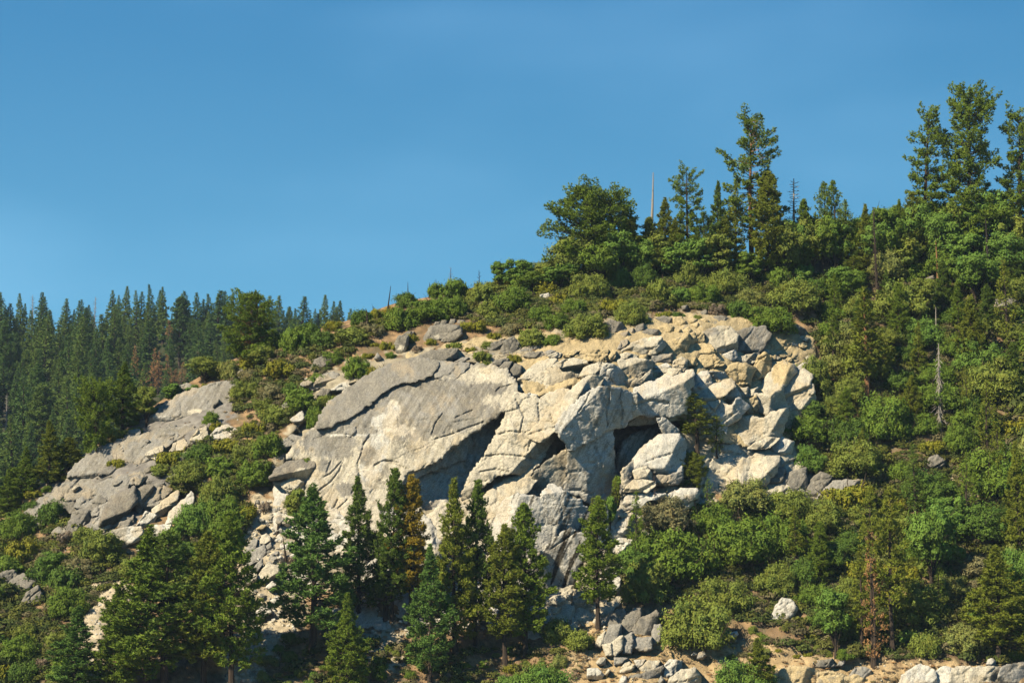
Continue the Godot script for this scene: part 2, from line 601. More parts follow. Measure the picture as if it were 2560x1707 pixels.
	for j in ny - 1:
		for i in nx - 1:
			var a := j * nx + i
			var quad := [a, a + 1, a + nx + 1, a + nx]
			if inside[quad[0]] + inside[quad[1]] + inside[quad[2]] + inside[quad[3]] == 0:
				continue
			for id in quad:
				if map[id] < 0:
					var q := qs[id]
					var sd := maxf(sds[id], 0.0)
					var p := 1e9
					var first := off + gx * q.x + gy * q.y
					for pl in planes:
						var pv: float = pl[4] + pl[2] * (q.x - pl[0]) + pl[3] * (q.y - pl[1])
						if pl.size() > 5:
							pv = maxf(pv, first - pl[5])
						p = minf(p, pv)
					var t := clampf(sd / r, 0.0, 1.0)
					p += bulge * (sqrt(1.0 - (1.0 - t) * (1.0 - t)) - 1.0)
					var px := mid.x + q.x / m
					var py := mid.y - q.y / m
					var dref := plane_depth(on, px, py) if on else (land(px, py) if follow else d0)
					var w := Vector3(px * 0.075, -py * 0.075, p)
					p += rough * (n_soft.get_noise_3d(w.x * 1.3 + w.y * 0.5, w.y * 0.9, w.z * 0.5 + seed_) * 1.7 + absf(n_mid.get_noise_3d(w.x * 0.55 + w.y * 0.2, w.y * 0.3, seed_)) * 0.8 + n_fine.get_noise_2d(w.x * 0.5 + w.y * 0.2, w.y * 0.3) * 0.12)
					if cracks > 0.0:
						var cr := n_crack.get_noise_2d(w.x + seed_, w.y * 1.3) + 1.0
						p -= cracks * 1.1 * (1.0 - smoothstep(0.0, 0.10, cr))
						var cr2 := n_crack.get_noise_2d(w.x * 2.3 + seed_ + 50.0, w.y * 2.6) + 1.0
						p -= cracks * 0.5 * (1.0 - smoothstep(0.0, 0.16, cr2))
						p += cracks * 0.8 * n_cell.get_noise_2d(w.x + seed_, w.y * 1.3)
					for ll in lines:
						var dl := 1e9
						for k in ll.size() - 1:
							dl = minf(dl, q.distance_squared_to(Geometry2D.get_closest_point_to_segment(q, ll[k], ll[k + 1])))
						dl = sqrt(dl) + absf(n_mid.get_noise_2d(q.x, q.y)) * 0.22
						p -= 0.55 * (1.0 - smoothstep(0.04, 0.26, dl))
					map[id] = v.size()
					var pos := at(px, py, dref - p)
					v.append(pos)
					deep.append(dref - p)
					pix.append(Vector2(px, py))
					var ww := Vector3(w.x, w.y, w.z * 0.4)
					var col := rock_color(tone, ww, weather, streak, seed_)
					for e in patches:
						var dq: Vector2 = (q - e[0]) / Vector2(e[1], e[2])
						var edge := dq.length() + n_mid.get_noise_2d(q.x * 0.5 + 40.0, q.y * 0.25) * 0.55 + n_fine.get_noise_2d(q.x * 0.8, q.y * 0.3) * 0.25
						var k := 1.0 - smoothstep(0.82, 1.02, edge)
						if k > 0.0:
							col = col.lerp(rock_color(e[3], ww, 0.80 if e[3] == 1 else (0.60 if e[3] == 4 else 0.08), e[4], seed_ + 3.0), k)
					c.append(col)
			var A := map[quad[0]]
			var B := map[quad[1]]
			var C := map[quad[2]]
			var E := map[quad[3]]
			ix.append_array(PackedInt32Array([A, C, B, A, E, C]))
			for e in [[A, B], [B, C], [C, E], [E, A]]:
				var kk: int = mini(e[0], e[1]) * 1000000 + maxi(e[0], e[1])
				if edges.has(kk):
					edges.erase(kk)
				else:
					edges[kk] = e
	if v.is_empty():
		return info
	var nrm := smooth_normals(v, ix)
	# sides, running back into the hill in two steps
	for kk in edges:
		var e: Array = edges[kk]
		var s := v.size()
		for id in e:
			for k in 3:
				var px := pix[id].x
				var py := pix[id].y
				var dd: float = deep[id] + thick * [0.0, 0.35, 1.0][k]
				var pos := at(px, py, dd)
				v.append(pos)
				c.append(rock_color(tone, Vector3(px * 0.075, -py * 0.075, dd), weather * 0.6, streak, seed_))
		var out := (v[s + 3] - v[s]).cross(v[s + 2] - v[s]).normalized()
		for k in 6:
			nrm.append(out)
		ix.append_array(PackedInt32Array([s, s + 3, s + 1, s + 1, s + 3, s + 4, s + 1, s + 4, s + 2, s + 2, s + 4, s + 5]))
	var node := part(called, mesh_of(v, c, ix, nrm), mats.rock, parent)
	info.node = node
	return info

func plane_depth(info: Dictionary, px: float, py: float) -> float:
	var q := Vector2((px - info.mid.x) * info.m, (info.mid.y - py) * info.m)
	var p := 1e9
	for pl in info.planes:
		p = minf(p, pl[4] + pl[2] * (q.x - pl[0]) + pl[3] * (q.y - pl[1]))
	var d: float = plane_depth(info.on, px, py) if info.on else info.d0
	return d - p

func boulder(label: String, group: String, key: String, pts: Array, off: float, gx: float, gy: float, r: float, bulge: float, tone: int, o := {}) -> void:
	var d := rock(self, "boulder", key, pts, off, gx, gy, r, bulge, tone, o)
	if d.has("node"):
		tag(d.node, label, "boulder", group)

func build_rocks() -> void:
	var cliff := Node3D.new()
	cliff.name = numbered("granite_cliff")
	add_child(cliff)
	tag(cliff, "pale granite cliff with a smooth slab, overhangs and a dark cave", "cliff")
	build_slabs(cliff)
	build_arch(cliff)
	build_upper_blocks(cliff)
	build_left_outcrop()
	build_boulders()
	build_road_cut()

func build_slabs(cliff: Node3D) -> void:
	# broken bedrock that shows in the gaps between the blocks
	for e in [
		[[[1300, 905], [1420, 850], [1500, 835], [1560, 815], [1700, 790], [1860, 800], [1960, 830], [2030, 850], [2035, 960], [1990, 1060], [1950, 1120], [1880, 1110], [1740, 1090], [1720, 1020], [1580, 1000], [1420, 960], [1320, 990]], 1.2, 3, 0.5],
		[[[1560, 1260], [1560, 1180], [1640, 1110], [1740, 1080], [1900, 1100], [1990, 1120], [2010, 1190], [1900, 1260], [1740, 1270], [1640, 1330], [1560, 1480], [1480, 1580], [1320, 1590], [1300, 1500], [1480, 1460], [1520, 1330]], 0.5, 0, 0.8],
		[[[690, 1180], [760, 1150], [850, 1320], [1000, 1380], [1240, 1380], [1320, 1480], [1300, 1560], [1050, 1570], [860, 1560], [740, 1480], [690, 1320]], 0.2, 2, 0.7],
		[[[1020, 890], [1180, 850], [1330, 840], [1480, 830], [1420, 870], [1310, 920], [1240, 900], [1120, 895]], 0.1, 3, 0.4],
	]:
		rock(cliff, "bedrock", "S", e[0], e[1], 0.0, 0.0, 0.8, 0.5, e[2], {"follow": true, "facet": false, "cracks": e[3], "rough": 0.6, "step": 0.34, "weather": 0.2, "thick": 3.0})
	var main := rock(cliff, "main_slab", "D", [[400, 880], [560, 700], [660, 630], [760, 440], [870, 360], [1100, 215], [1290, 140], [1490, 110], [1700, 130], [1900, 130], [2110, 130], [2230, 170], [2290, 250], [2310, 330], [2300, 420], [2230, 470], [2050, 590], [1900, 700], [1760, 800], [1660, 890], [1480, 975], [1420, 985], [1330, 1110], [1290, 1200], [1180, 1330], [1150, 1512], [1100, 1650], [780, 1650], [740, 1400], [690, 1280], [650, 1170], [570, 1150], [640, 950], [600, 900]],
		2.5, 0.25, -1.15, 1.6, 1.2, 0, {"planes": [[1200, 560, 0.22, -0.55], [1000, 1000, 0.3, -0.3]], "cracks": 0.12, "rough": 0.40, "weather": 0.30, "streak": 0.42, "thick": 7.0, "step": 0.18,
		"patches": [[950, 520, 360, 270, 4, 0.35], [1500, 380, 660, 260, 4, 0.4], [1800, 500, 380, 190, 4, 0.4], [740, 740, 290, 170, 4, 0.35], [1500, 640, 300, 90, 4, 0.4], [1450, 250, 330, 90, 1, 0.3], [1290, 500, 60, 90, 2, 0.3], [1200, 590, 110, 80, 2, 0.3], [1330, 650, 130, 50, 2, 0.0], [1180, 760, 100, 90, 2, 0.3], [1130, 900, 80, 130, 2, 0.3], [1060, 1020, 80, 90, 2, 0.0], [1950, 190, 260, 60, 0, 0.0], [1000, 698, 330, 12, 2, 0.0], [2020, 320, 250, 70, 1, 0.4], [1070, 860, 60, 90, 4, 0.2], [720, 960, 60, 90, 4, 0.2], [900, 1150, 90, 60, 4, 0.0]],
		"lines": [[[1095, 700], [1040, 770], [1015, 860], [985, 940], [1000, 1010], [985, 1090], [940, 1180]], [[1560, 150], [1450, 190], [1300, 250], [1180, 330]], [[2290, 270], [2180, 300], [2150, 330]], [[1700, 520], [1640, 600], [1610, 690]], [[640, 1180], [760, 1090], [830, 1000], [860, 930]], [[1420, 985], [1340, 960], [1210, 910], [1130, 950]], [[820, 1240], [780, 1320], [720, 1390]], [[2040, 590], [1900, 640], [1780, 690], [1640, 730]], [[850, 920], [760, 1020], [700, 1050]], [[1090, 690], [1030, 780]], [[1220, 910], [1330, 930]], [[1810, 550], [1950, 490]], [[740, 1390], [900, 1240]], [[760, 920], [730, 1000]]]})
	rock(cliff, "exfoliation_sheet", "A", [[455, 1240], [475, 1170], [530, 1085], [620, 1015], [700, 965], [830, 875], [960, 805], [1090, 765], [1180, 745], [1310, 785], [1250, 860], [1150, 890], [1050, 910], [975, 930], [900, 990], [830, 1050], [760, 1095], [640, 1175], [540, 1218]],
		1.3, 0.0, 0.0, 0.9, 0.5, 4, {"on": main, "rough": 0.3, "cracks": 0.08, "weather": 0.62, "thick": 2.6})
	rock(cliff, "ledge", "A", [[830, 885], [1000, 795], [1200, 770], [1420, 790], [1530, 790], [1440, 870], [1340, 880], [1250, 850], [1100, 860], [950, 900]], 0.5, 0.0, 0.05, 0.8, 0.3, 4, {"on": main, "weather": 0.45, "thick": 2.0})
	rock(cliff, "lip", "D", [[1430, 985], [1500, 955], [1660, 885], [1760, 795], [1900, 690], [1925, 760], [1880, 880], [1700, 940], [1500, 1025], [1450, 1060], [1340, 1110]], -2.6, -0.55, 0.5, 0.6, 0.3, 2, {"on": main, "streak": 0.3, "weather": 0.2, "thick": 5.0})
	rock(cliff, "recess_wall", "D", [[1300, 1090], [1450, 1020], [1700, 910], [1870, 840], [1920, 720], [2290, 410], [2350, 370], [2340, 470], [2240, 680], [2100, 890], [1980, 1070], [1900, 1240], [1700, 1360], [1500, 1420], [1330, 1340], [1230, 1250]], -4.6, -0.1, -0.25, 0.6, 0.2, 2, {"streak": 0.3, "weather": 0.16, "cracks": 0.3, "rough": 0.6, "facet": false, "thick": 4.0})
	rock(cliff, "lit_wall", "S", [[1290, 985], [1340, 1000], [1385, 1025], [1400, 1070], [1368, 1112], [1348, 1150], [1323, 1181], [1279, 1179], [1240, 1181], [1200, 1215], [1157, 1245], [1180, 1189], [1219, 1136], [1261, 1058]], 1.2, 0.12, -0.42, 0.8, 0.5, 0, {"cracks": 0.16, "rough": 0.4, "weather": 0.16, "thick": 7.0, "step": 0.18, "lines": [[[1215, 1140], [1250, 1136], [1300, 1140], [1352, 1152]], [[1250, 1085], [1275, 1078], [1310, 1082], [1345, 1072]], [[1290, 1000], [1310, 1040], [1300, 1080]], [[1345, 1010], [1350, 1060], [1385, 1090]], [[1200, 1180], [1240, 1172], [1270, 1180]], [[1330, 1082], [1320, 1130], [1335, 1165]]]})
	rock(cliff, "lower_slab", "S", [[1040, 1330], [1066, 1301], [1105, 1265], [1160, 1250], [1209, 1243], [1270, 1200], [1313, 1192], [1340, 1200], [1300, 1240], [1262, 1255], [1240, 1301], [1244, 1380], [1180, 1440], [1060, 1430], [1020, 1390]], 0.8, 0.2, -0.75, 1.0, 0.6, 0, {"cracks": 0.22, "rough": 0.5, "weather": 0.22, "thick": 6.0})
	rock(cliff, "shadow_face", "N", [[-170, 930], [0, 790], [220, 670], [250, 820], [290, 930], [240, 1070], [130, 1170], [0, 1130], [-120, 1180], [-330, 1260], [-400, 1200]], -0.8, -0.35, -0.05, 0.6, 0.3, 0, {"streak": 0.4, "weather": 0.2, "cracks": 0.15})
	rock(cliff, "foot_slab", "E", [[380, 560], [470, 430], [560, 520], [700, 620], [850, 760], [900, 900], [760, 1000], [520, 1000], [420, 800]], 0.4, 0.25, -0.7, 1.0, 0.6, 2, {"cracks": 0.3, "rough": 0.6})
	rock(cliff, "foot_slab", "E", [[830, 480], [1000, 420], [1100, 520], [1180, 640], [1150, 900], [1000, 1080], [880, 1000], [830, 760]], 0.2, 0.15, -0.6, 1.0, 0.6, 2, {"cracks": 0.3, "rough": 0.6})

func build_arch(cliff: Node3D) -> void:
	var face := rock(cliff, "arch_face", "B", [[900, 1110], [1010, 1030], [1100, 985], [1200, 985], [1380, 1045], [1390, 1160], [1370, 1250], [1310, 1310], [1180, 1340], [1080, 1400], [960, 1470], [830, 1535], [790, 1480], [700, 1350], [720, 1300], [800, 1210]], 5.0, -0.50, 0.05, 0.7, 0.5, 2, {"planes": [[860, 1240, 0.2, -0.6], [1160, 1100, -0.8, 0.15]], "streak": 0.55, "weather": 0.2, "cracks": 0.14, "rough": 0.35, "thick": 8.0, "step": 0.18, "lines": [[[1180, 1000], [1175, 1120], [1150, 1200], [1160, 1330]], [[1000, 1030], [960, 1120], [900, 1200]], [[1290, 1000], [1270, 1080], [1300, 1180], [1290, 1300]]]})
	rock(cliff, "ridge_slab", "B", [[560, 1455], [440, 1410], [540, 1330], [640, 1215], [780, 1090], [900, 960], [1010, 890], [1100, 900], [1080, 985], [1010, 1020], [900, 1105], [800, 1215], [720, 1300], [695, 1350], [640, 1390]], 4.4, 0.35, -0.65, 0.6, 0.4, 0, {"cracks": 0.16, "rough": 0.45, "weather": 0.1, "lines": [[[640, 1215], [700, 1340]], [[440, 1410], [560, 1370], [700, 1340]]]})
	rock(cliff, "block", "B", [[1100, 890], [1130, 790], [1160, 770], [1260, 800], [1310, 880], [1325, 960], [1290, 1000], [1200, 985], [1110, 930]], 3.9, -0.25, -0.1, 0.5, 0.3, 2, {"planes": [[1180, 880, -0.75, 0.1]], "weather": 0.2})
	rock(cliff, "block", "B", [[910, 880], [960, 800], [1080, 760], [1150, 770], [1120, 830], [1090, 895], [1000, 895]], 3.6, 0.3, -0.8, 0.6, 0.4, 0)
	rock(cliff, "block", "B", [[670, 780], [760, 740], [860, 720], [960, 745], [975, 770], [930, 810], [850, 845], [790, 855], [720, 820]], 4.4, 0.1, -0.6, 0.6, 0.3, 0, {"planes": [[800, 785, -0.2, 1.3]], "weather": 0.25})
	rock(cliff, "sheet", "B", [[310, 965], [400, 885], [480, 800], [560, 750], [680, 735], [700, 760], [640, 800], [560, 860], [450, 920], [340, 975]], 3.4, 0.3, -0.9, 0.5, 0.4, 0, {"weather": 0.25})
	rock(cliff, "panel", "B", [[350, 985], [480, 920], [640, 820], [700, 820], [740, 855], [890, 875], [820, 940], [720, 1000], [600, 1035], [500, 1010]], 1.6, 0.1, -0.4, 0.5, 0.3, 0, {"planes": [[690, 930, -0.25, 0.1]], "weather": 0.22, "lines": [[[470, 920], [490, 1000]]]})
	rock(cliff, "facet", "B", [[395, 1060], [450, 1035], [520, 1050], [525, 1100], [480, 1115], [430, 1100]], 2.3, -0.1, -0.5, 0.4, 0.3, 2)
	rock(cliff, "block", "B", [[500, 1140], [610, 1050], [750, 1005], [850, 1020], [820, 1070], [720, 1140], [640, 1195], [560, 1215], [505, 1180]], 3.0, 0.2, -0.6, 0.8, 0.5, 0, {"weather": 0.2})
	rock(cliff, "block", "B", [[360, 1130], [480, 1120], [500, 1190], [430, 1240], [390, 1330], [330, 1350], [330, 1250]], 2.2, 0.1, -0.4, 0.6, 0.3, 2, {"weather": 0.2})
	rock(cliff, "block", "B", [[1270, 740], [1440, 725], [1560, 745], [1565, 800], [1480, 845], [1470, 900], [1330, 915], [1290, 830]], 4.2, 0.1, -0.6, 0.5, 0.3, 0, {"planes": [[1330, 790, -0.15, 0.15], [1480, 790, -0.8, 0.0]], "weather": 0.22})
	rock(cliff, "block", "B", [[1330, 915], [1470, 905], [1560, 830], [1570, 900], [1500, 960], [1400, 990], [1340, 950]], 2.6, -0.2, -0.2, 0.4, 0.3, 0, {"weather": 0.2})
	rock(cliff, "block", "B", [[1300, 650], [1400, 580], [1530, 540], [1640, 528], [1685, 590], [1640, 640], [1570, 678], [1420, 665]], 5.0, 0.2, -0.9, 0.5, 0.3, 0, {"planes": [[1500, 610, 0.1, 0.3], [1610, 590, -1.0, 0.1]]})
	for e in [[[[1280, 680], [1330, 665], [1430, 690], [1430, 722], [1350, 728], [1285, 712]], 0], [[[1435, 690], [1530, 680], [1520, 722], [1450, 732]], 3], [[[870, 700], [1000, 680], [1140, 690], [1150, 740], [1050, 762], [960, 732]], 3], [[[920, 660], [1010, 640], [1170, 640], [1160, 682], [1000, 692], [920, 692]], 3], [[[1160, 720], [1210, 650], [1240, 650], [1230, 710], [1190, 750]], 3], [[[620, 690], [700, 660], [740, 670], [720, 705], [640, 715]], 0], [[[760, 690], [860, 640], [910, 650], [900, 690], [820, 700]], 3], [[[1250, 640], [1290, 560], [1340, 545], [1350, 590], [1300, 650]], 4], [[[1580, 720], [1640, 690], [1740, 680], [1740, 740], [1640, 750]], 4], [[[1600, 800], [1700, 760], [1740, 790], [1700, 820]], 2]]:
		rock(cliff, "block", "B", e[0], 2.8, 0.1, -0.5, 0.4, 0.3, e[1])
	rock(cliff, "overhang_block", "S", [[1592, 977], [1581, 1002], [1589, 1015], [1603, 1031], [1628, 1035], [1641, 1031], [1677, 1039], [1710, 1028], [1713, 996], [1730, 952], [1729, 930], [1704, 942], [1660, 950], [1617, 963]], 6.5, 0.2, -1.1, 0.6, 0.4, 2, {"planes": [[1636, 985, -0.30, 0.12], [1668, 990, -0.7, 0.05]], "thick": 9.0, "cracks": 0.12, "lines": [[[1590, 1012], [1630, 1000], [1670, 1008]]]})
	rock(cliff, "block", "S", [[1578, 985], [1592, 980], [1592, 1018], [1603, 1035], [1580, 1045], [1577, 1020]], 5.0, -0.2, 0.0, 0.4, 0.3, 2)
	rock(cliff, "roof_block", "S", [[1580, 1040], [1606, 1032], [1680, 1040], [1715, 1030], [1712, 1045], [1650, 1052], [1600, 1060], [1570, 1060]], 1.0, -0.2, 0.4, 0.4, 0.3, 0, {"weather": 0.3})
	rock(cliff, "dome", "N", [[1055, 910], [1090, 780], [1180, 660], [1300, 560], [1430, 480], [1560, 470], [1650, 470], [1720, 560], [1720, 700], [1680, 950], [1500, 1000], [1350, 960], [1250, 860], [1150, 890]], 4.2, 0.10, -0.55, 3.2, 2.4, 2, {"cracks": 0.05, "rough": 0.3, "weather": 0.12, "streak": 0.15, "lines": [[[1240, 800], [1400, 750], [1560, 700]]]})
	rock(cliff, "polished_wall", "N", [[860, 1000], [880, 750], [960, 560], [1100, 470], [1300, 400], [1450, 400], [1450, 490], [1310, 580], [1200, 680], [1110, 790], [1080, 910], [1080, 1020], [940, 1010]], -6.0, -0.5, -0.4, 2.0, 1.6, 2, {"streak": 0.6, "cracks": 0.0, "weather": 0.15})
	rock(cliff, "block", "N", [[1070, 930], [1150, 890], [1240, 870], [1300, 960], [1290, 1040], [1200, 1060], [1090, 1030]], 4.4, 0.2, -0.3, 0.8, 0.6, 0)
	rock(cliff, "ledge", "N", [[940, 1190], [1060, 1060], [1180, 1055], [1350, 1075], [1345, 1115], [1240, 1195], [1100, 1185]], 4.6, 0.15, -0.9, 0.5, 0.4, 0)
	rock(cliff, "ledge", "N", [[1310, 1030], [1400, 990], [1520, 995], [1690, 940], [1710, 1010], [1640, 1090], [1480, 1110], [1400, 1095]], 4.0, 0.0, -0.2, 0.6, 0.5, 4)
	rock(cliff, "ledge", "N", [[940, 1350], [1000, 1240], [1200, 1215], [1480, 1245], [1400, 1275], [1240, 1300], [1190, 1390], [1000, 1410]], 3.4, 0.15, -0.7, 0.6, 0.5, 2)
	rock(cliff, "ledge", "N", [[1190, 1390], [1250, 1295], [1480, 1260], [1700, 1180], [1890, 1185], [1890, 1260], [1800, 1320], [1530, 1425], [1480, 1485], [1330, 1435]], 3.2, 0.1, -0.55, 0.8, 0.6, 2, {"cracks": 0.15})
	rock(cliff, "ledge", "N", [[1480, 1490], [1530, 1420], [1810, 1315], [1830, 1370], [1660, 1490], [1620, 1600], [1490, 1600]], 2.6, 0.1, -0.7, 0.6, 0.4, 2)
	rock(cliff, "ledge", "N", [[890, 1505], [1010, 1450], [1060, 1480], [1040, 1530], [930, 1560]], 2.4, 0.2, -0.8, 0.5, 0.4, 0)
	rock(cliff, "ledge", "N", [[1110, 1530], [1300, 1435], [1490, 1490], [1400, 1550], [1200, 1580]], 2.2, 0.1, -0.7, 0.5, 0.4, 2)
	for e in [[[850, 480], [960, 440], [1080, 460], [1110, 520], [990, 600], [880, 560]], [[1080, 520], [1110, 480], [1180, 500], [1170, 590], [1100, 600]], [[740, 560], [860, 500], [850, 600], [790, 640]], [[720, 700], [800, 640], [880, 650], [840, 740], [760, 790]], [[770, 810], [870, 720], [930, 780], [880, 850], [800, 900]], [[700, 960], [760, 850], [800, 900], [780, 980], [720, 1010]], [[860, 620], [960, 590], [1040, 640], [960, 680]]]:
		rock(cliff, "ledge", "F", e, 1.6, 0.15, -0.6, 0.5, 0.5, 2, {"cracks": 0.3})
	rock(cliff, "flake", "N", [[1385, 250], [1470, 240], [1650, 400], [1600, 445], [1470, 455], [1420, 360]], 4.4, -0.3, 0.0, 0.3, 0.2, 2)
	rock(cliff, "back_wall", "N", [[230, 640], [450, 540], [760, 350], [770, 560], [790, 900], [800, 1050], [740, 1220], [660, 1400], [540, 1350], [360, 1220], [180, 1180], [230, 950]], -1.2, -0.42, -0.1, 0.6, 0.3, 2, {"cracks": 0.2, "streak": 0.4, "weather": 0.22, "thick": 6.0, "lines": [[[560, 620], [640, 800], [660, 1000], [650, 1250]], [[240, 1180], [360, 1180], [540, 1240]], [[420, 830], [560, 820]]]})
	rock(cliff, "buttress", "F", [[-60, 640], [0, 520], [60, 400], [130, 365], [290, 385], [360, 295], [440, 345], [480, 400], [540, 400], [600, 480], [640, 560], [560, 640], [480, 590], [400, 660], [280, 760], [260, 860], [60, 760], [-40, 700]], 4.6, -0.18, -0.12, 0.6, 0.5, 2, {"planes": [[120, 470, 0.9, -0.5], [420, 470, -0.6, 0.0], [360, 340, 0.0, -1.6]], "streak": 1.2, "weather": 0.28, "cracks": 0.12, "step": 0.18, "thick": 7.0, "patches": [[330, 320, 60, 50, 2, 0.0], [60, 480, 80, 130, 2, 0.0]]})
	rock(cliff, "streaked_wall", "F", [[270, 760], [400, 640], [480, 590], [560, 630], [640, 550], [700, 430], [710, 600], [570, 820], [510, 970], [430, 1000], [310, 1020], [290, 900]], 2.2, -0.28, -0.15, 0.6, 0.3, 2, {"step": 0.18, "streak": 1.5, "weather": 0.28, "cracks": 0.06, "thick": 6.0, "lines": [[[360, 700], [560, 560]]]})
	for e in [[[300, 1060], [380, 1010], [480, 1010], [490, 1060], [400, 1090]], [[420, 1000], [480, 960], [510, 990], [470, 1030]], [[500, 1020], [560, 1000], [590, 1060], [520, 1080]], [[320, 1100], [420, 1080], [400, 1120], [340, 1130]]]:
		rock(cliff, "fallen_block", "F", e, 1.5, 0.1, -0.5, 0.5, 0.5, 0)

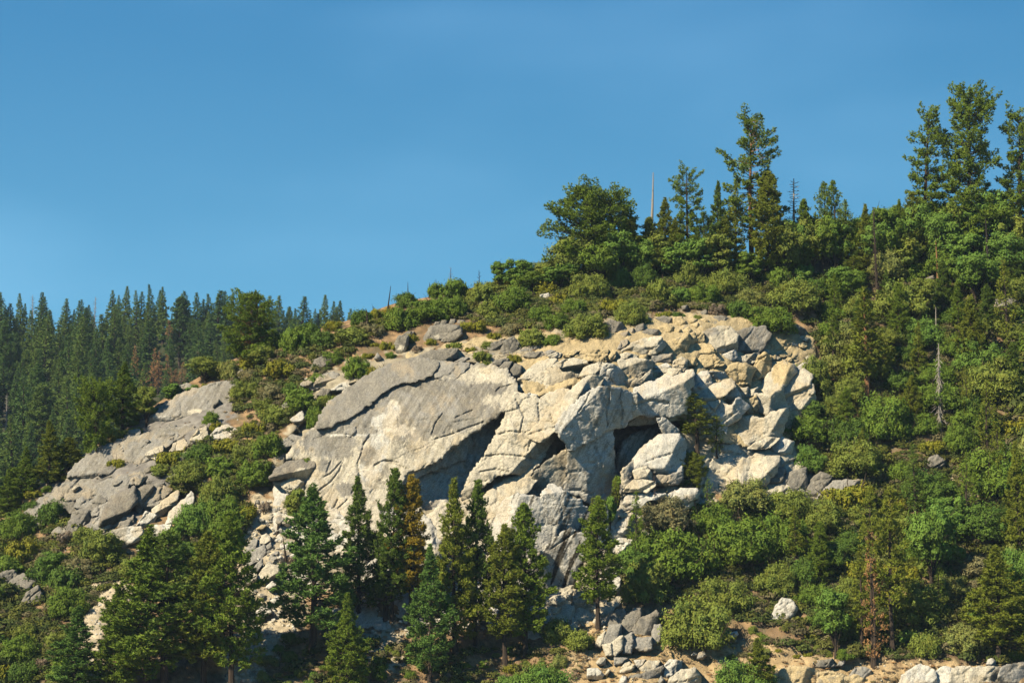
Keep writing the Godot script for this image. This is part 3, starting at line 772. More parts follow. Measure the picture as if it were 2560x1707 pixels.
func build_upper_blocks(cliff: Node3D) -> void:
	var list := [
		# outline, offset, gx, gy, r, bulge, tone, options
		[[[590, 480], [740, 432], [830, 450], [885, 510], [875, 630], [800, 675], [740, 695], [690, 640], [640, 580]], 4.2, 0.1, -0.55, 0.6, 0.4, 0, {"planes": [[740, 610, -0.3, 0.7]], "patches": [[660, 470, 90, 50, 4]]}],
		[[[880, 480], [1000, 445], [1130, 435], [1185, 500], [1150, 565], [1110, 645], [1080, 665], [900, 695], [880, 600]], 4.2, -0.1, -0.35, 0.6, 0.4, 1, {"planes": [[950, 645, -0.1, 0.9]], "weather": 0.55, "streak": 0.6}],
		[[[850, 722], [1050, 672], [1088, 672], [1072, 735], [1000, 760], [860, 760]], 3.0, 0.0, -0.3, 0.4, 0.3, 0, {}],
		[[[1090, 700], [1140, 668], [1188, 700], [1182, 812], [1130, 872], [1040, 905], [1000, 955], [1010, 880], [1060, 780]], 4.0, 0.25, -0.1, 0.5, 0.4, 3, {"planes": [[1120, 790, -0.5, 0.1]], "weather": 0.25, "cracks": 0.4}],
		[[[793, 820], [850, 766], [960, 766], [1045, 808], [1012, 880], [1000, 962], [930, 978], [870, 930], [830, 870]], 4.2, -0.05, -0.15, 2.2, 1.5, 3, {"weather": 0.22}],
		[[[495, 900], [560, 848], [610, 838], [640, 880], [640, 930], [700, 975], [600, 1002], [500, 1015], [482, 960]], 3.2, 0.1, -0.6, 0.6, 0.4, 2, {}],
		[[[605, 838], [770, 848], [805, 900], [750, 945], [700, 978], [640, 940]], 1.4, -0.7, 0.2, 0.4, 0.2, 2, {}],
		[[[415, 1115], [520, 1040], [690, 968], [830, 915], [855, 960], [780, 1030], [690, 1092], [560, 1125]], 3.7, 0.2, -0.95, 0.6, 0.5, 0, {}],
		[[[775, 1062], [850, 966], [892, 1010], [922, 1080], [830, 1114]], 4.2, -0.1, -0.4, 0.5, 0.4, 2, {}],
		[[[525, 1152], [640, 1118], [722, 1106], [680, 1190], [705, 1254], [600, 1265], [515, 1212]], 3.0, 0.15, -0.8, 0.6, 0.4, 0, {}],
		[[[665, 1190], [740, 1106], [830, 1170], [900, 1086], [985, 1150], [930, 1212], [880, 1274], [790, 1315], [720, 1265]], 4.7, 0.1, -0.5, 0.6, 0.5, 2, {"planes": [[820, 1210, -0.35, 0.35], [850, 1160, -0.9, -0.2]]}],
		[[[1055, 1042], [1130, 960], [1220, 766], [1300, 760], [1388, 778], [1415, 820], [1350, 900], [1290, 990], [1288, 1042], [1200, 1074], [1090, 1064]], 4.4, 0.25, -0.75, 0.8, 0.6, 0, {"planes": [[1340, 860, -0.8, -0.3]], "weather": 0.05, "cracks": 0.06, "patches": [[1290, 820, 110, 120, 3]]}],
		[[[1055, 1042], [1180, 1068], [1290, 1008], [1335, 1160], [1250, 1235], [1190, 1256], [1085, 1170]], 5.0, 0.3, -0.1, 0.5, 0.4, 0, {"planes": [[1190, 1110, -0.8, 0.05]], "weather": 0.2, "cracks": 0.05}],
		[[[1275, 1052], [1310, 980], [1390, 866], [1500, 825], [1560, 870], [1545, 950], [1450, 1004], [1350, 1064], [1310, 1114]], 4.8, 0.15, -0.75, 1.6, 1.0, 0, {"planes": [[1400, 1010, -0.3, 0.5]], "weather": 0.1, "cracks": 0.05}],
		[[[1315, 1122], [1460, 1020], [1570, 958], [1590, 1090], [1490, 1160], [1400, 1235], [1340, 1185]], 3.0, 0.0, -0.4, 0.6, 0.4, 0, {"weather": 0.25}],
		[[[975, 1112], [1060, 1056], [1085, 1150], [1062, 1204], [985, 1214]], 3.2, -0.2, -0.2, 0.5, 0.4, 3, {"weather": 0.3}],
		[[[1415, 822], [1480, 766], [1560, 735], [1606, 790], [1570, 834], [1480, 844]], 4.8, 0.1, -0.5, 1.0, 0.8, 2, {}],
		[[[205, 622], [250, 568], [380, 526], [432, 486], [455, 560], [422, 642], [340, 672], [270, 680]], 3.7, 0.1, -0.5, 0.6, 0.5, 3, {"planes": [[360, 590, -0.6, 0.1]], "weather": 0.25}],
		[[[430, 508], [492, 478], [522, 560], [482, 592], [430, 602]], 3.4, 0.1, -0.4, 0.5, 0.4, 3, {"weather": 0.3}],
		[[[500, 500], [582, 486], [594, 572], [542, 582], [488, 592]], 2.8, -0.4, -0.1, 0.5, 0.4, 3, {}],
		[[[478, 622], [570, 578], [642, 600], [705, 662], [682, 692], [560, 684]], 2.6, 0.2, -0.7, 0.5, 0.4, 3, {}],
		[[[305, 742], [380, 706], [432, 730], [422, 804], [306, 806]], 3.2, 0.1, -0.4, 0.4, 0.3, 0, {}],
		[[[430, 742], [512, 706], [524, 770], [440, 784]], 2.6, 0.1, -0.4, 0.4, 0.3, 3, {}],
		[[[520, 764], [560, 696], [680, 688], [765, 764], [700, 784], [560, 796]], 2.4, 0.1, -0.6, 0.4, 0.3, 3, {"cracks": 0.3}],
		[[[115, 842], [190, 806], [405, 812], [382, 856], [200, 864]], 3.0, 0.1, -0.7, 0.4, 0.3, 0, {}],
		[[[195, 894], [280, 828], [370, 818], [394, 874], [300, 896]], 4.6, 0.2, -0.7, 0.4, 0.3, 0, {}],
		[[[120, 700], [290, 676], [300, 740], [140, 780], [110, 740]], 2.2, -0.2, -0.2, 0.4, 0.3, 4, {}],
		[[[110, 800], [260, 770], [290, 800], [180, 820]], 2.4, 0.0, -0.4, 0.4, 0.3, 0, {}],
		[[[560, 1310], [700, 1290], [800, 1320], [780, 1400], [640, 1420], [560, 1400]], 1.6, 0.1, -0.5, 0.6, 0.4, 2, {}],
		[[[785, 1385], [880, 1285], [1000, 1266], [1110, 1286], [1250, 1216], [1335, 1196], [1314, 1290], [1275, 1400], [1200, 1454], [1070, 1495], [950, 1534], [880, 1590], [800, 1590]], 3.4, 0.15, -0.45, 0.7, 0.5, 0, {"weather": 0.25, "cracks": 0.25, "rough": 0.5}],
		[[[990, 1534], [1060, 1486], [1180, 1436], [1265, 1450], [1200, 1514], [1100, 1536]], 4.0, 0.1, -0.7, 0.5, 0.4, 0, {}],
		[[[1200, 1520], [1290, 1440], [1400, 1480], [1380, 1568], [1260, 1600]], 2.6, 0.1, -0.5, 0.6, 0.5, 2, {}],
		[[[595, 640], [690, 700], [760, 790], [700, 800], [620, 740]], 1.6, 0.1, -0.5, 0.4, 0.3, 3, {}],
		[[[890, 1000], [985, 980], [975, 1090], [920, 1070]], 2.2, 0.1, -0.3, 0.4, 0.3, 0, {}],
		[[[990, 1100], [1000, 1010], [1080, 980], [1050, 1060]], 3.0, 0.3, -0.4, 0.4, 0.3, 0, {}],
		[[[640, 1120], [760, 1060], [790, 1085], [720, 1110]], 2.2, 0.1, -0.6, 0.4, 0.3, 3, {}],
		[[[740, 690], [870, 640], [890, 700], [850, 730], [770, 730]], 2.4, -0.1, -0.2, 0.4, 0.3, 2, {}],
	]
	for e in list:
		rock(cliff, "block", "C", e[0], e[1], e[2], e[3], e[4], e[5], e[6], e[7])
	# crumbling ochre courses beside the brush
	rng.seed = 77
	var got := []
	for n in 400:
		var ctr := Vector2(rng.randf_range(1110, 1550), rng.randf_range(515, 775))
		var size := rng.randf_range(20.0, 48.0)
		var free := true
		for g in got:
			if ctr.distance_to(Vector2(g.x, g.y)) < (size + g.z) * 0.78:
				free = false
				break
		if not free:
			continue
		got.append(Vector3(ctr.x, ctr.y, size))
		var q := []
		var turn := rng.randf_range(-0.4, 0.4)
		for k in 6:
			var ang := TAU * k / 6.0 + rng.randf_range(-0.3, 0.3)
			var p := Vector2(cos(ang) * 1.25, sin(ang) * 0.8).rotated(turn) * size * rng.randf_range(0.75, 1.1)
			q.append([ctr.x + p.x, ctr.y + p.y])
		rock(cliff, "block", "C", q, rng.randf_range(0.6, 2.6), rng.randf_range(-0.2, 0.4), rng.randf_range(-0.9, -0.2), 0.35, 0.3, 3 if rng.randf() < 0.7 else 0, {"weather": rng.randf_range(0.0, 0.25), "thick": 3.0, "follow": true})
	# weathered blocks along the brow; some have bush shade painted into their tone
	var brow := [
		["B", [[1050, 512], [1100, 440], [1190, 380], [1290, 400], [1322, 460], [1272, 512], [1130, 532]], 1], ["B", [[1280, 492], [1350, 470], [1352, 522], [1300, 542]], 4],
		["B", [[1400, 482], [1430, 420], [1490, 400], [1502, 470], [1450, 512]], 1], ["B", [[1478, 482], [1530, 450], [1630, 455], [1622, 512], [1520, 528]], 1],
		["B", [[1350, 455], [1400, 438], [1402, 482], [1370, 492]], 4], ["B", [[880, 462], [960, 400], [1080, 388], [1032, 482], [970, 532]], 1],
		["C", [[150, 350], [220, 333], [292, 350], [306, 412], [260, 422], [190, 392]], 1], ["C", [[300, 345], [380, 338], [434, 400], [392, 452], [310, 432]], 3],
		["C", [[170, 432], [250, 398], [302, 430], [302, 502], [230, 518], [180, 482]], 3], ["C", [[310, 440], [372, 450], [362, 497], [314, 502]], 3],
		["C", [[370, 482], [440, 428], [484, 470], [440, 494]], 3], ["C", [[470, 410], [530, 388], [538, 432], [500, 452]], 3], ["C", [[440, 370], [480, 343], [522, 360], [502, 392], [460, 397]], 3],
		["C", [[540, 360], [590, 350], [640, 380], [600, 410], [550, 400]], 3], ["C", [[670, 340], [740, 325], [800, 345], [790, 400], [680, 405]], 1],
		["B", [[400, 692], [450, 663], [570, 658], [604, 690], [560, 718], [440, 718]], 1], ["B", [[580, 660], [640, 640], [690, 650], [660, 690], [600, 700]], 4],
		["C", [[1280, 480], [1330, 430], [1430, 410], [1500, 450], [1490, 500], [1400, 520]], 1], ["C", [[380, 240], [430, 230], [440, 270], [390, 280]], 1], ["C", [[560, 290], [600, 272], [625, 300], [600, 340], [560, 325]], 1],
	]
	for e in brow:
		boulder("weathered boulder on the brow above the pale cliff", "boulders along the brow of the cliff", e[0], e[1], 1.8, 0.1, -0.4, 1.2, 1.0, e[2], {"rough": 0.25, "cracks": 0.1, "thick": 3.0})

func build_left_outcrop() -> void:
	var out := Node3D.new()
	out.name = numbered("granite_outcrop")
	add_child(out)
	tag(out, "grey weathered granite shoulder sloping down beside the far forest", "outcrop")
	rock(out, "slab", "I", [[960, 1295], [1000, 1230], [1120, 1165], [1200, 1085], [1330, 1005], [1500, 955], [1640, 925], [1750, 935], [1700, 1010], [1610, 1075], [1565, 1195], [1430, 1255], [1290, 1245], [1180, 1265]], 1.4, 0.25, -0.95, 1.0, 0.7, 4, {"cracks": 0.25, "weather": 0.50, "streak": 0.4, "patches": [[1170, 1180, 90, 22, 2], [1420, 1140, 60, 25, 0]]})
	rock(out, "slab", "I", [[500, 1590], [600, 1485], [700, 1415], [850, 1355], [960, 1325], [1000, 1325], [1190, 1265], [1400, 1255], [1570, 1245], [1515, 1335], [1440, 1385], [1290, 1415], [1130, 1465], [1000, 1505], [880, 1485], [780, 1535], [700, 1590]], 1.4, 0.25, -0.9, 1.0, 0.7, 4, {"cracks": 0.25, "weather": 0.50, "lines": [[[1150, 1310], [1230, 1320], [1270, 1370], [1270, 1410]], [[860, 1360], [900, 1430]]], "streak": 0.3, "patches": [[1180, 1440, 90, 18, 2]]})
	rock(out, "slab", "I", [[1510, 1340], [1570, 1260], [1650, 1230], [1740, 1290], [1700, 1370], [1600, 1350]], 1.2, 0.2, -0.8, 0.8, 0.5, 2, {"weather": 0.2})
	rock(out, "slab", "H", [[230, 510], [330, 380], [480, 225], [560, 165], [710, 190], [640, 275], [560, 335], [500, 405], [420, 445], [330, 475]], 1.2, 0.25, -0.9, 0.9, 0.6, 4, {"weather": 0.45, "cracks": 0.3, "lines": [[[330, 470], [440, 330], [560, 200]]]})
	rock(out, "slab", "H", [[90, 560], [200, 430], [285, 375], [315, 400], [240, 495], [200, 530]], 1.0, 0.25, -0.9, 0.8, 0.5, 4, {"weather": 0.5})
	rock(out, "slab", "H", [[490, 425], [560, 338], [700, 268], [900, 218], [1005, 290], [985, 345], [870, 335], [740, 385], [640, 405], [560, 435]], 1.0, 0.2, -0.8, 0.8, 0.6, 4, {"weather": 0.5, "cracks": 0.3})
	rock(out, "slab", "H", [[330, 400], [500, 420], [620, 400], [660, 440], [640, 520], [600, 500], [480, 470]], 0.8, 0.1, -0.7, 0.6, 0.4, 1, {"cracks": 0.3})
	rock(out, "slab", "H", [[990, 340], [1050, 300], [1100, 330], [1000, 430], [940, 470], [930, 400]], 1.0, 0.1, -0.5, 0.6, 0.5, 4, {"weather": 0.5})
	rock(out, "block", "H", [[985, 455], [1080, 378], [1145, 335], [1135, 405], [1080, 445], [1010, 505]], 1.8, 0.2, -0.6, 0.5, 0.4, 0, {"planes": [[1070, 430, -0.5, 0.6]]})
	rock(out, "block", "H", [[1075, 545], [1100, 468], [1160, 418], [1235, 345], [1240, 430], [1180, 505]], 1.6, 0.3, -0.7, 0.5, 0.4, 2, {"weather": 0.02})
	rock(out, "block", "H", [[925, 645], [1000, 555], [1095, 555], [1060, 612], [970, 675]], 1.6, 0.2, -0.8, 0.5, 0.4, 2, {"weather": 0.05})
	rock(out, "block", "H", [[875, 565], [940, 465], [1005, 488], [980, 565]], 1.8, 0.1, -0.5, 0.6, 0.5, 2, {"weather": 0.3})
	rock(out, "block", "H", [[700, 695], [715, 600], [790, 575], [900, 565], [925, 620], [860, 655], [780, 695]], 1.8, 0.1, -0.5, 0.6, 0.5, 2, {"weather": 0.35})
	rock(out, "block", "H", [[580, 580], [620, 510], [680, 480], [700, 540], [740, 560], [660, 600], [610, 610]], 1.4, 0.2, -0.6, 0.5, 0.4, 4, {})
	# broken ledges and loose blocks lying along the shoulder
	var er := RandomNumberGenerator.new()
	er.seed = 93
	var zone := crop("S", [[60, 1310], [200, 1180], [330, 1085], [480, 1000], [560, 1000], [560, 1060], [430, 1180], [340, 1300], [300, 1360], [150, 1330]])
	var laid := 0
	while laid < 34:
		var ctr := Vector2(er.randf_range(60, 560), er.randf_range(1000, 1360))
		if not Geometry2D.is_point_in_polygon(ctr, zone):
			continue
		laid += 1
		var size := er.randf_range(7.0, 24.0)
		var q := []
		for k in 7:
			var ang := TAU * k / 7.0 + er.randf_range(-0.35, 0.35)
			var p := Vector2(cos(ang) * 1.5, sin(ang) * 0.7).rotated(-0.6 + er.randf_range(-0.2, 0.2)) * size * er.randf_range(0.7, 1.15)
			q.append([ctr.x + p.x, ctr.y + p.y])
		rock(out, "ledge", "S", q, er.randf_range(1.8, 2.9), er.randf_range(0.05, 0.35), er.randf_range(-1.0, -0.5), 0.5, 0.45, [4, 1, 4, 0, 5][er.randi() % 5], {"weather": er.randf_range(0.25, 0.6), "cracks": 0.3, "thick": 3.0})
	# ledges and rubble between the shoulder and the main slab
	for e in [["A", [[170, 1110], [260, 1040], [340, 1060], [320, 1130], [220, 1190]], 4], ["A", [[250, 1190], [330, 1130], [350, 1180], [300, 1240]], 2], ["A", [[330, 930], [450, 880], [560, 850], [620, 880], [560, 930], [420, 960]], 4], ["A", [[550, 970], [640, 920], [760, 900], [770, 930], [640, 980]], 2], ["A", [[170, 1370], [260, 1300], [330, 1320], [300, 1370], [210, 1410]], 4], ["A", [[640, 1270], [720, 1240], [720, 1300], [650, 1320]], 4]]:
		rock(out, "ledge", e[0], e[1], 0.9, 0.15, -0.7, 0.6, 0.4, e[2], {"weather": 0.3, "cracks": 0.4, "thick": 3.0})

func build_boulders() -> void:
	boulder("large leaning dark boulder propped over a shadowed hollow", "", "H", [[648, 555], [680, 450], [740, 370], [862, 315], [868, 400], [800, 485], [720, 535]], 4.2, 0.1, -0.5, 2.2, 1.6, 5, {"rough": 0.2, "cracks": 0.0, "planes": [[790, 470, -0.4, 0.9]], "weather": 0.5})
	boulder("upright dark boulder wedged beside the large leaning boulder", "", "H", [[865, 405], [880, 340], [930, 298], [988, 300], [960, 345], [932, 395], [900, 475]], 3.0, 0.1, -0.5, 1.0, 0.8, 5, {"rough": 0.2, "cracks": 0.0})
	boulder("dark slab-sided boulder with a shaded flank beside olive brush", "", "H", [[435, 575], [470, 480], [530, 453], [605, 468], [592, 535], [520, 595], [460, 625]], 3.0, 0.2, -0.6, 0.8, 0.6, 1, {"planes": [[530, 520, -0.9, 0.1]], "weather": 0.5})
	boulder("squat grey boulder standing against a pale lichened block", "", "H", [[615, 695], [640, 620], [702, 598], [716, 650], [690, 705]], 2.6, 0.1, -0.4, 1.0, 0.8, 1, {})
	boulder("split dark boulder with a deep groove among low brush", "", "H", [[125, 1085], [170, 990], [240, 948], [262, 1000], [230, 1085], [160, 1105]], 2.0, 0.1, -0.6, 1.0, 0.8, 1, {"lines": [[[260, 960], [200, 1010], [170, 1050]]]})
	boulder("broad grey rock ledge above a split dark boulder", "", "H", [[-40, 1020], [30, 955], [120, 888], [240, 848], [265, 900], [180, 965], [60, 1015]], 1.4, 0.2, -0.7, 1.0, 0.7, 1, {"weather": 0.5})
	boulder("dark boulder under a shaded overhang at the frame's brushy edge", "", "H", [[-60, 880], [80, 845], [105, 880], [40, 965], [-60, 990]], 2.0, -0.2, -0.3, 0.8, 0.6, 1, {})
	boulder("square jointed grey boulder perched on the shoulder skyline", "", "I", [[1270, 1022], [1300, 948], [1350, 928], [1412, 948], [1418, 988], [1340, 1018]], 2.4, 0.05, -0.3, 0.8, 0.6, 4, {"weather": 0.4, "lines": [[[1280, 985], [1350, 970], [1410, 968]]], "thick": 3.5})
	boulder("low round boulder behind the perched grey boulder", "", "I", [[1440, 985], [1460, 952], [1495, 955], [1490, 980]], 1.4, 0.0, -0.4, 0.6, 0.5, 5, {"thick": 2.0})
	boulder("smooth grey boulder in green brush below a bright pine", "", "I", [[1705, 865], [1750, 824], [1800, 838], [1795, 865]], 1.6, 0.0, -0.4, 0.9, 0.7, 4, {"thick": 2.5})
	boulder("tan capped boulder overhanging at the foot of the main slab", "", "D", [[255, 1065], [320, 980], [400, 938], [520, 915], [612, 935], [620, 1010], [560, 1095], [480, 1075], [400, 1045]], 4.0, 0.1, -0.9, 0.7, 0.5, 5, {"planes": [[480, 1000, -0.3, 0.9]], "patches": [[540, 1040, 90, 60, 0]], "cracks": 0.04, "weather": 0.45})
	boulder("cream angular rock beneath the tan capped boulder", "", "D", [[340, 1115], [420, 1060], [530, 1095], [525, 1165], [400, 1170]], 2.0, 0.1, -0.4, 0.6, 0.5, 0)
	boulder("smooth brown boulder sunk in olive brush", "", "A", [[400, 825], [430, 760], [480, 733], [560, 722], [585, 775], [500, 800], [440, 815]], 2.2, 0.1, -0.5, 1.2, 0.9, 5, {"cracks": 0.0})
	boulder("dark brown rock between two olive bushes", "", "A", [[440, 1010], [480, 965], [540, 970], [545, 1010], [500, 1030]], 1.8, 0.1, -0.4, 0.8, 0.6, 5)
	boulder("pale pointed stone beside a dark green bush", "", "A", [[860, 745], [880, 705], [910, 740], [890, 760]], 1.4, 0.0, -0.3, 0.6, 0.5, 4)
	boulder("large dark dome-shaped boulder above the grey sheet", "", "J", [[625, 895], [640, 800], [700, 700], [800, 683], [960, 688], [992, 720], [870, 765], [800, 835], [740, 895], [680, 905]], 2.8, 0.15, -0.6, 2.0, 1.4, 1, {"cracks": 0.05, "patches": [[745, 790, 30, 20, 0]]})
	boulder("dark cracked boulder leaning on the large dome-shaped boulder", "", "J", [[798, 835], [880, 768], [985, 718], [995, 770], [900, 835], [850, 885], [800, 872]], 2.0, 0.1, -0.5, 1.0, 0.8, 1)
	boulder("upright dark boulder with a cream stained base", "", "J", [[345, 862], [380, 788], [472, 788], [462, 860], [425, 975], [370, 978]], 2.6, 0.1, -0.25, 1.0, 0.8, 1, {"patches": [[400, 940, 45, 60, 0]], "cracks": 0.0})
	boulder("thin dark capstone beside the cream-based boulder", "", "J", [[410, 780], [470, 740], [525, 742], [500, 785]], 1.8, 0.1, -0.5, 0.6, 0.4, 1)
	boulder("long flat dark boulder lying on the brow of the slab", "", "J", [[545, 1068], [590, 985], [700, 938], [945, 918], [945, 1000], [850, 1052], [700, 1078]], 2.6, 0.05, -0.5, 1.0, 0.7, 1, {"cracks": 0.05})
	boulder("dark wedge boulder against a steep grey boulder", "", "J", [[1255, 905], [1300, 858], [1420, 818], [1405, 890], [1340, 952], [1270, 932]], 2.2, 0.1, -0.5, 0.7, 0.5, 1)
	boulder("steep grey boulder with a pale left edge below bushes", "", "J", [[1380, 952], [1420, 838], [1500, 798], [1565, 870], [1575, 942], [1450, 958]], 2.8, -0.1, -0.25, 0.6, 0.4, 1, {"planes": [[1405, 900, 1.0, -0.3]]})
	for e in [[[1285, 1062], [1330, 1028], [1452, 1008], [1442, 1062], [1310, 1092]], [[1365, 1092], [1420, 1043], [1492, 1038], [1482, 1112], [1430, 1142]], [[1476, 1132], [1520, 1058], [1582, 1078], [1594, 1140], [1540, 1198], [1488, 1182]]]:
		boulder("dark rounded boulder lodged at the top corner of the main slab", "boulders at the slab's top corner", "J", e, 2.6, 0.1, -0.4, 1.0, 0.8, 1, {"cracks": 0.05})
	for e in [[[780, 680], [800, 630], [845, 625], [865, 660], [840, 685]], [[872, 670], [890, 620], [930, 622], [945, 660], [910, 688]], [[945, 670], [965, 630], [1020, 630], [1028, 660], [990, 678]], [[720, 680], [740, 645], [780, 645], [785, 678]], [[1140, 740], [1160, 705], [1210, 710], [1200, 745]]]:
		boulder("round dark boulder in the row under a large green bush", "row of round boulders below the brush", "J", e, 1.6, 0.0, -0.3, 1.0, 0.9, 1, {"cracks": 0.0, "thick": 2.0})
	boulder("long tilted grey flagstone on the pale brow", "", "J", [[782, 1185], [830, 1148], [940, 1108], [1045, 1056], [1035, 1092], [940, 1155], [870, 1195]], 1.8, 0.1, -0.5, 0.4, 0.3, 4, {"planes": [[900, 1150, 0.0, 0.8]]})
	for e in [[[925, 1042], [1000, 998], [1065, 998], [1020, 1044]], [[1100, 1092], [1150, 1048], [1205, 1070], [1160, 1104]], [[1185, 988], [1230, 958], [1315, 958], [1280, 998]], [[1620, 990], [1700, 950], [1800, 950], [1800, 1000], [1700, 1012]], [[1560, 960], [1600, 900], [1700, 880], [1760, 900], [1640, 950]]]:
		boulder("flat grey slab of rock on the brow ledge", "flat slabs on the brow ledge", "J", e, 1.2, 0.05, -0.6, 0.5, 0.4, 4, {"weather": 0.5, "thick": 2.0})
	# cluster of tall grey boulders at the foot of the cliff
	for e in [[[[235, 465], [270, 370], [330, 268], [440, 248], [472, 300], [435, 420], [405, 475]], 1, 3.0], [[[145, 725], [220, 560], [250, 470], [402, 468], [402, 600], [355, 690], [270, 745]], 4, 3.2], [[[145, 742], [270, 720], [285, 885], [200, 895]], 0, 2.4], [[[272, 722], [370, 640], [432, 618], [424, 800], [330, 895], [280, 865]], 0, 3.4], [[[408, 472], [480, 350], [600, 248], [672, 238], [675, 350], [605, 455], [545, 545], [430, 605]], 1, 3.4], [[[428, 745], [450, 630], [562, 578], [575, 700], [545, 855], [438, 865]], 4, 3.2], [[[565, 605], [640, 470], [680, 368], [800, 338], [925, 338], [905, 420], [865, 500], [835, 645], [700, 645]], 1, 3.6], [[[562, 642], [700, 645], [835, 645], [835, 800], [740, 825], [570, 785]], 4, 3.2], [[[848, 745], [850, 560], [880, 468], [952, 458], [990, 550], [935, 705]], 4, 3.0], [[[775, 335], [900, 256], [938, 300], [932, 352], [860, 345]], 1, 2.0], [[[45, 745], [90, 640], [185, 556], [155, 700], [120, 775]], 0, 1.8], [[[165, 435], [240, 308], [295, 266], [275, 370], [200, 455]], 4, 2.0], [[[555, 535], [600, 448], [635, 468], [590, 575]], 1, 2.6], [[[10, 430], [50, 350], [120, 370], [110, 440], [50, 460]], 0, 1.6]]:
		boulder("tall joint-split grey boulder in the cluster at the cliff foot", "clustered grey boulders at the cliff foot", "P", e[0], e[2], 0.2, -0.32, 1.0, 0.9, e[1], {"weather": 0.5 if e[1] == 1 else 0.28, "cracks": 0.05, "rough": 0.25, "planes": [[e[0][2][0] + 60, e[0][0][1], -0.6, 0.0]]})
	boulder("white slab of rock lying on tan soil under dense brush", "", "P", [[1855, 645], [1900, 585], [2030, 556], [2045, 590], [1960, 665], [1900, 675]], 1.4, 0.1, -0.7, 0.5, 0.4, 2, {"weather": 0.0})
	boulder("grey boulder beside a small white stone on the tan slope", "", "P", [[1475, 935], [1500, 858], [1560, 826], [1605, 880], [1540, 945]], 1.6, 0.1, -0.4, 0.9, 0.7, 4)
	boulder("small white stone touching a grey boulder", "", "P", [[1395, 885], [1430, 836], [1485, 860], [1475, 895]], 1.0, 0.1, -0.5, 0.7, 0.5, 2, {"weather": 0.0})
	boulder("pale pointed boulder half hidden in dense green brush", "", "G", [[175, 1170], [210, 1080], [250, 1030], [310, 1040], [345, 1090], [300, 1150], [220, 1180]], 2.2, 0.1, -0.5, 1.0, 0.8, 2, {"weather": 0.35})
	boulder("smooth dark boulder with a pale seam among green brush", "", "G", [[1185, 160], [1200, 115], [1250, 100], [1300, 140], [1290, 180], [1240, 190]], 2.0, 0.1, -0.4, 1.2, 0.9, 1, {"lines": [[[1230, 180], [1300, 140]]]})
	boulder("grey boulder on bare orange soil above the road cut", "", "G", [[460, 1465], [490, 1430], [570, 1415], [590, 1460], [540, 1480]], 1.4, 0.1, -0.4, 0.8, 0.6, 1)
	boulder("small grey stone near a pine trunk on orange soil", "", "G", [[600, 1460], [620, 1430], [655, 1430], [640, 1465]], 1.0, 0.1, -0.4, 0.6, 0.5, 4)
	boulder("pale round boulder on the lip of the road cut", "", "Q", [[1900, 890], [1920, 830], [1970, 815], [2010, 850], [2000, 905], [1940, 915]], 1.6, 0.1, -0.4, 0.8, 0.7, 2, {"weather": 0.2})
	boulder("dark boulder in brush beneath bright oak trees", "", "M", [[1165, 1345], [1190, 1300], [1240, 1280], [1255, 1320], [1230, 1345]], 1.8, 0.0, -0.4, 0.9, 0.7, 1)
	boulder("big rounded grey boulder on the green hilltop", "", "M", [[1765, 1300], [1790, 1255], [1850, 1230], [1880, 1280], [1850, 1310]], 2.0, 0.0, -0.4, 1.0, 0.8, 1)
	boulder("wide grey rock among pale green hilltop scrub", "", "M", [[1640, 1480], [1660, 1410], [1760, 1420], [1820, 1460], [1740, 1490]], 1.8, 0.0, -0.4, 0.9, 0.7, 4, {"weather": 0.4})
	boulder("low grey rock behind the hilltop brush", "", "M", [[1140, 1225], [1165, 1190], [1230, 1195], [1210, 1230]], 1.8, 0.0, -0.4, 0.8, 0.6, 4)
	boulder("dark boulder between bushes on the wooded slope", "", "K", [[530, 1310], [560, 1260], [630, 1240], [640, 1300], [580, 1330]], 2.0, 0.0, -0.4, 0.9, 0.7, 5)
	boulder("jagged white and grey rock at the head of a stony gully", "", "B", [[540, 190], [555, 140], [620, 122], [650, 170], [600, 215]], 2.0, 0.0, -0.3, 0.6, 0.5, 2, {"weather": 0.45})
	boulder("dark rock half buried in yellow-green brush above the gully", "", "B", [[750, 140], [790, 105], [840, 110], [850, 145]], 1.6, 0.0, -0.3, 0.7, 0.5, 4)
	# dark slabs below the cliff's far corner
	var out := Node3D.new()
	out.name = numbered("granite_outcrop")
	add_child(out)
	tag(out, "low dark grey slabs showing between bushes below the pale cliff", "outcrop")
	for e in [[[[135, 285], [180, 175], [265, 188], [245, 262], [210, 305]], 1], [[[215, 315], [280, 225], [395, 188], [405, 305], [360, 345]], 1], [[[405, 375], [430, 268], [500, 215], [565, 240], [525, 325], [470, 385]], 1], [[[475, 385], [580, 278], [810, 262], [765, 322], [690, 395], [600, 428]], 4], [[[255, 355], [380, 335], [420, 395], [590, 425], [565, 470], [480, 490], [365, 445]], 4]]:
		rock(out, "slab", "G", e[0], 1.8, 0.1, -0.55, 0.9, 0.7, e[1], {"weather": 0.55 if e[1] == 1 else 0.3, "cracks": 0.2})
	rock(out, "slab", "F", [[1290, 330], [1440, 228], [1500, 168], [1640, 128], [1820, 118], [1795, 205], [1740, 270], [1600, 310], [1480, 345], [1390, 385]], 1.6, 0.1, -0.85, 0.8, 0.5, 0, {"cracks": 0.3, "rough": 0.6, "weather": 0.08})
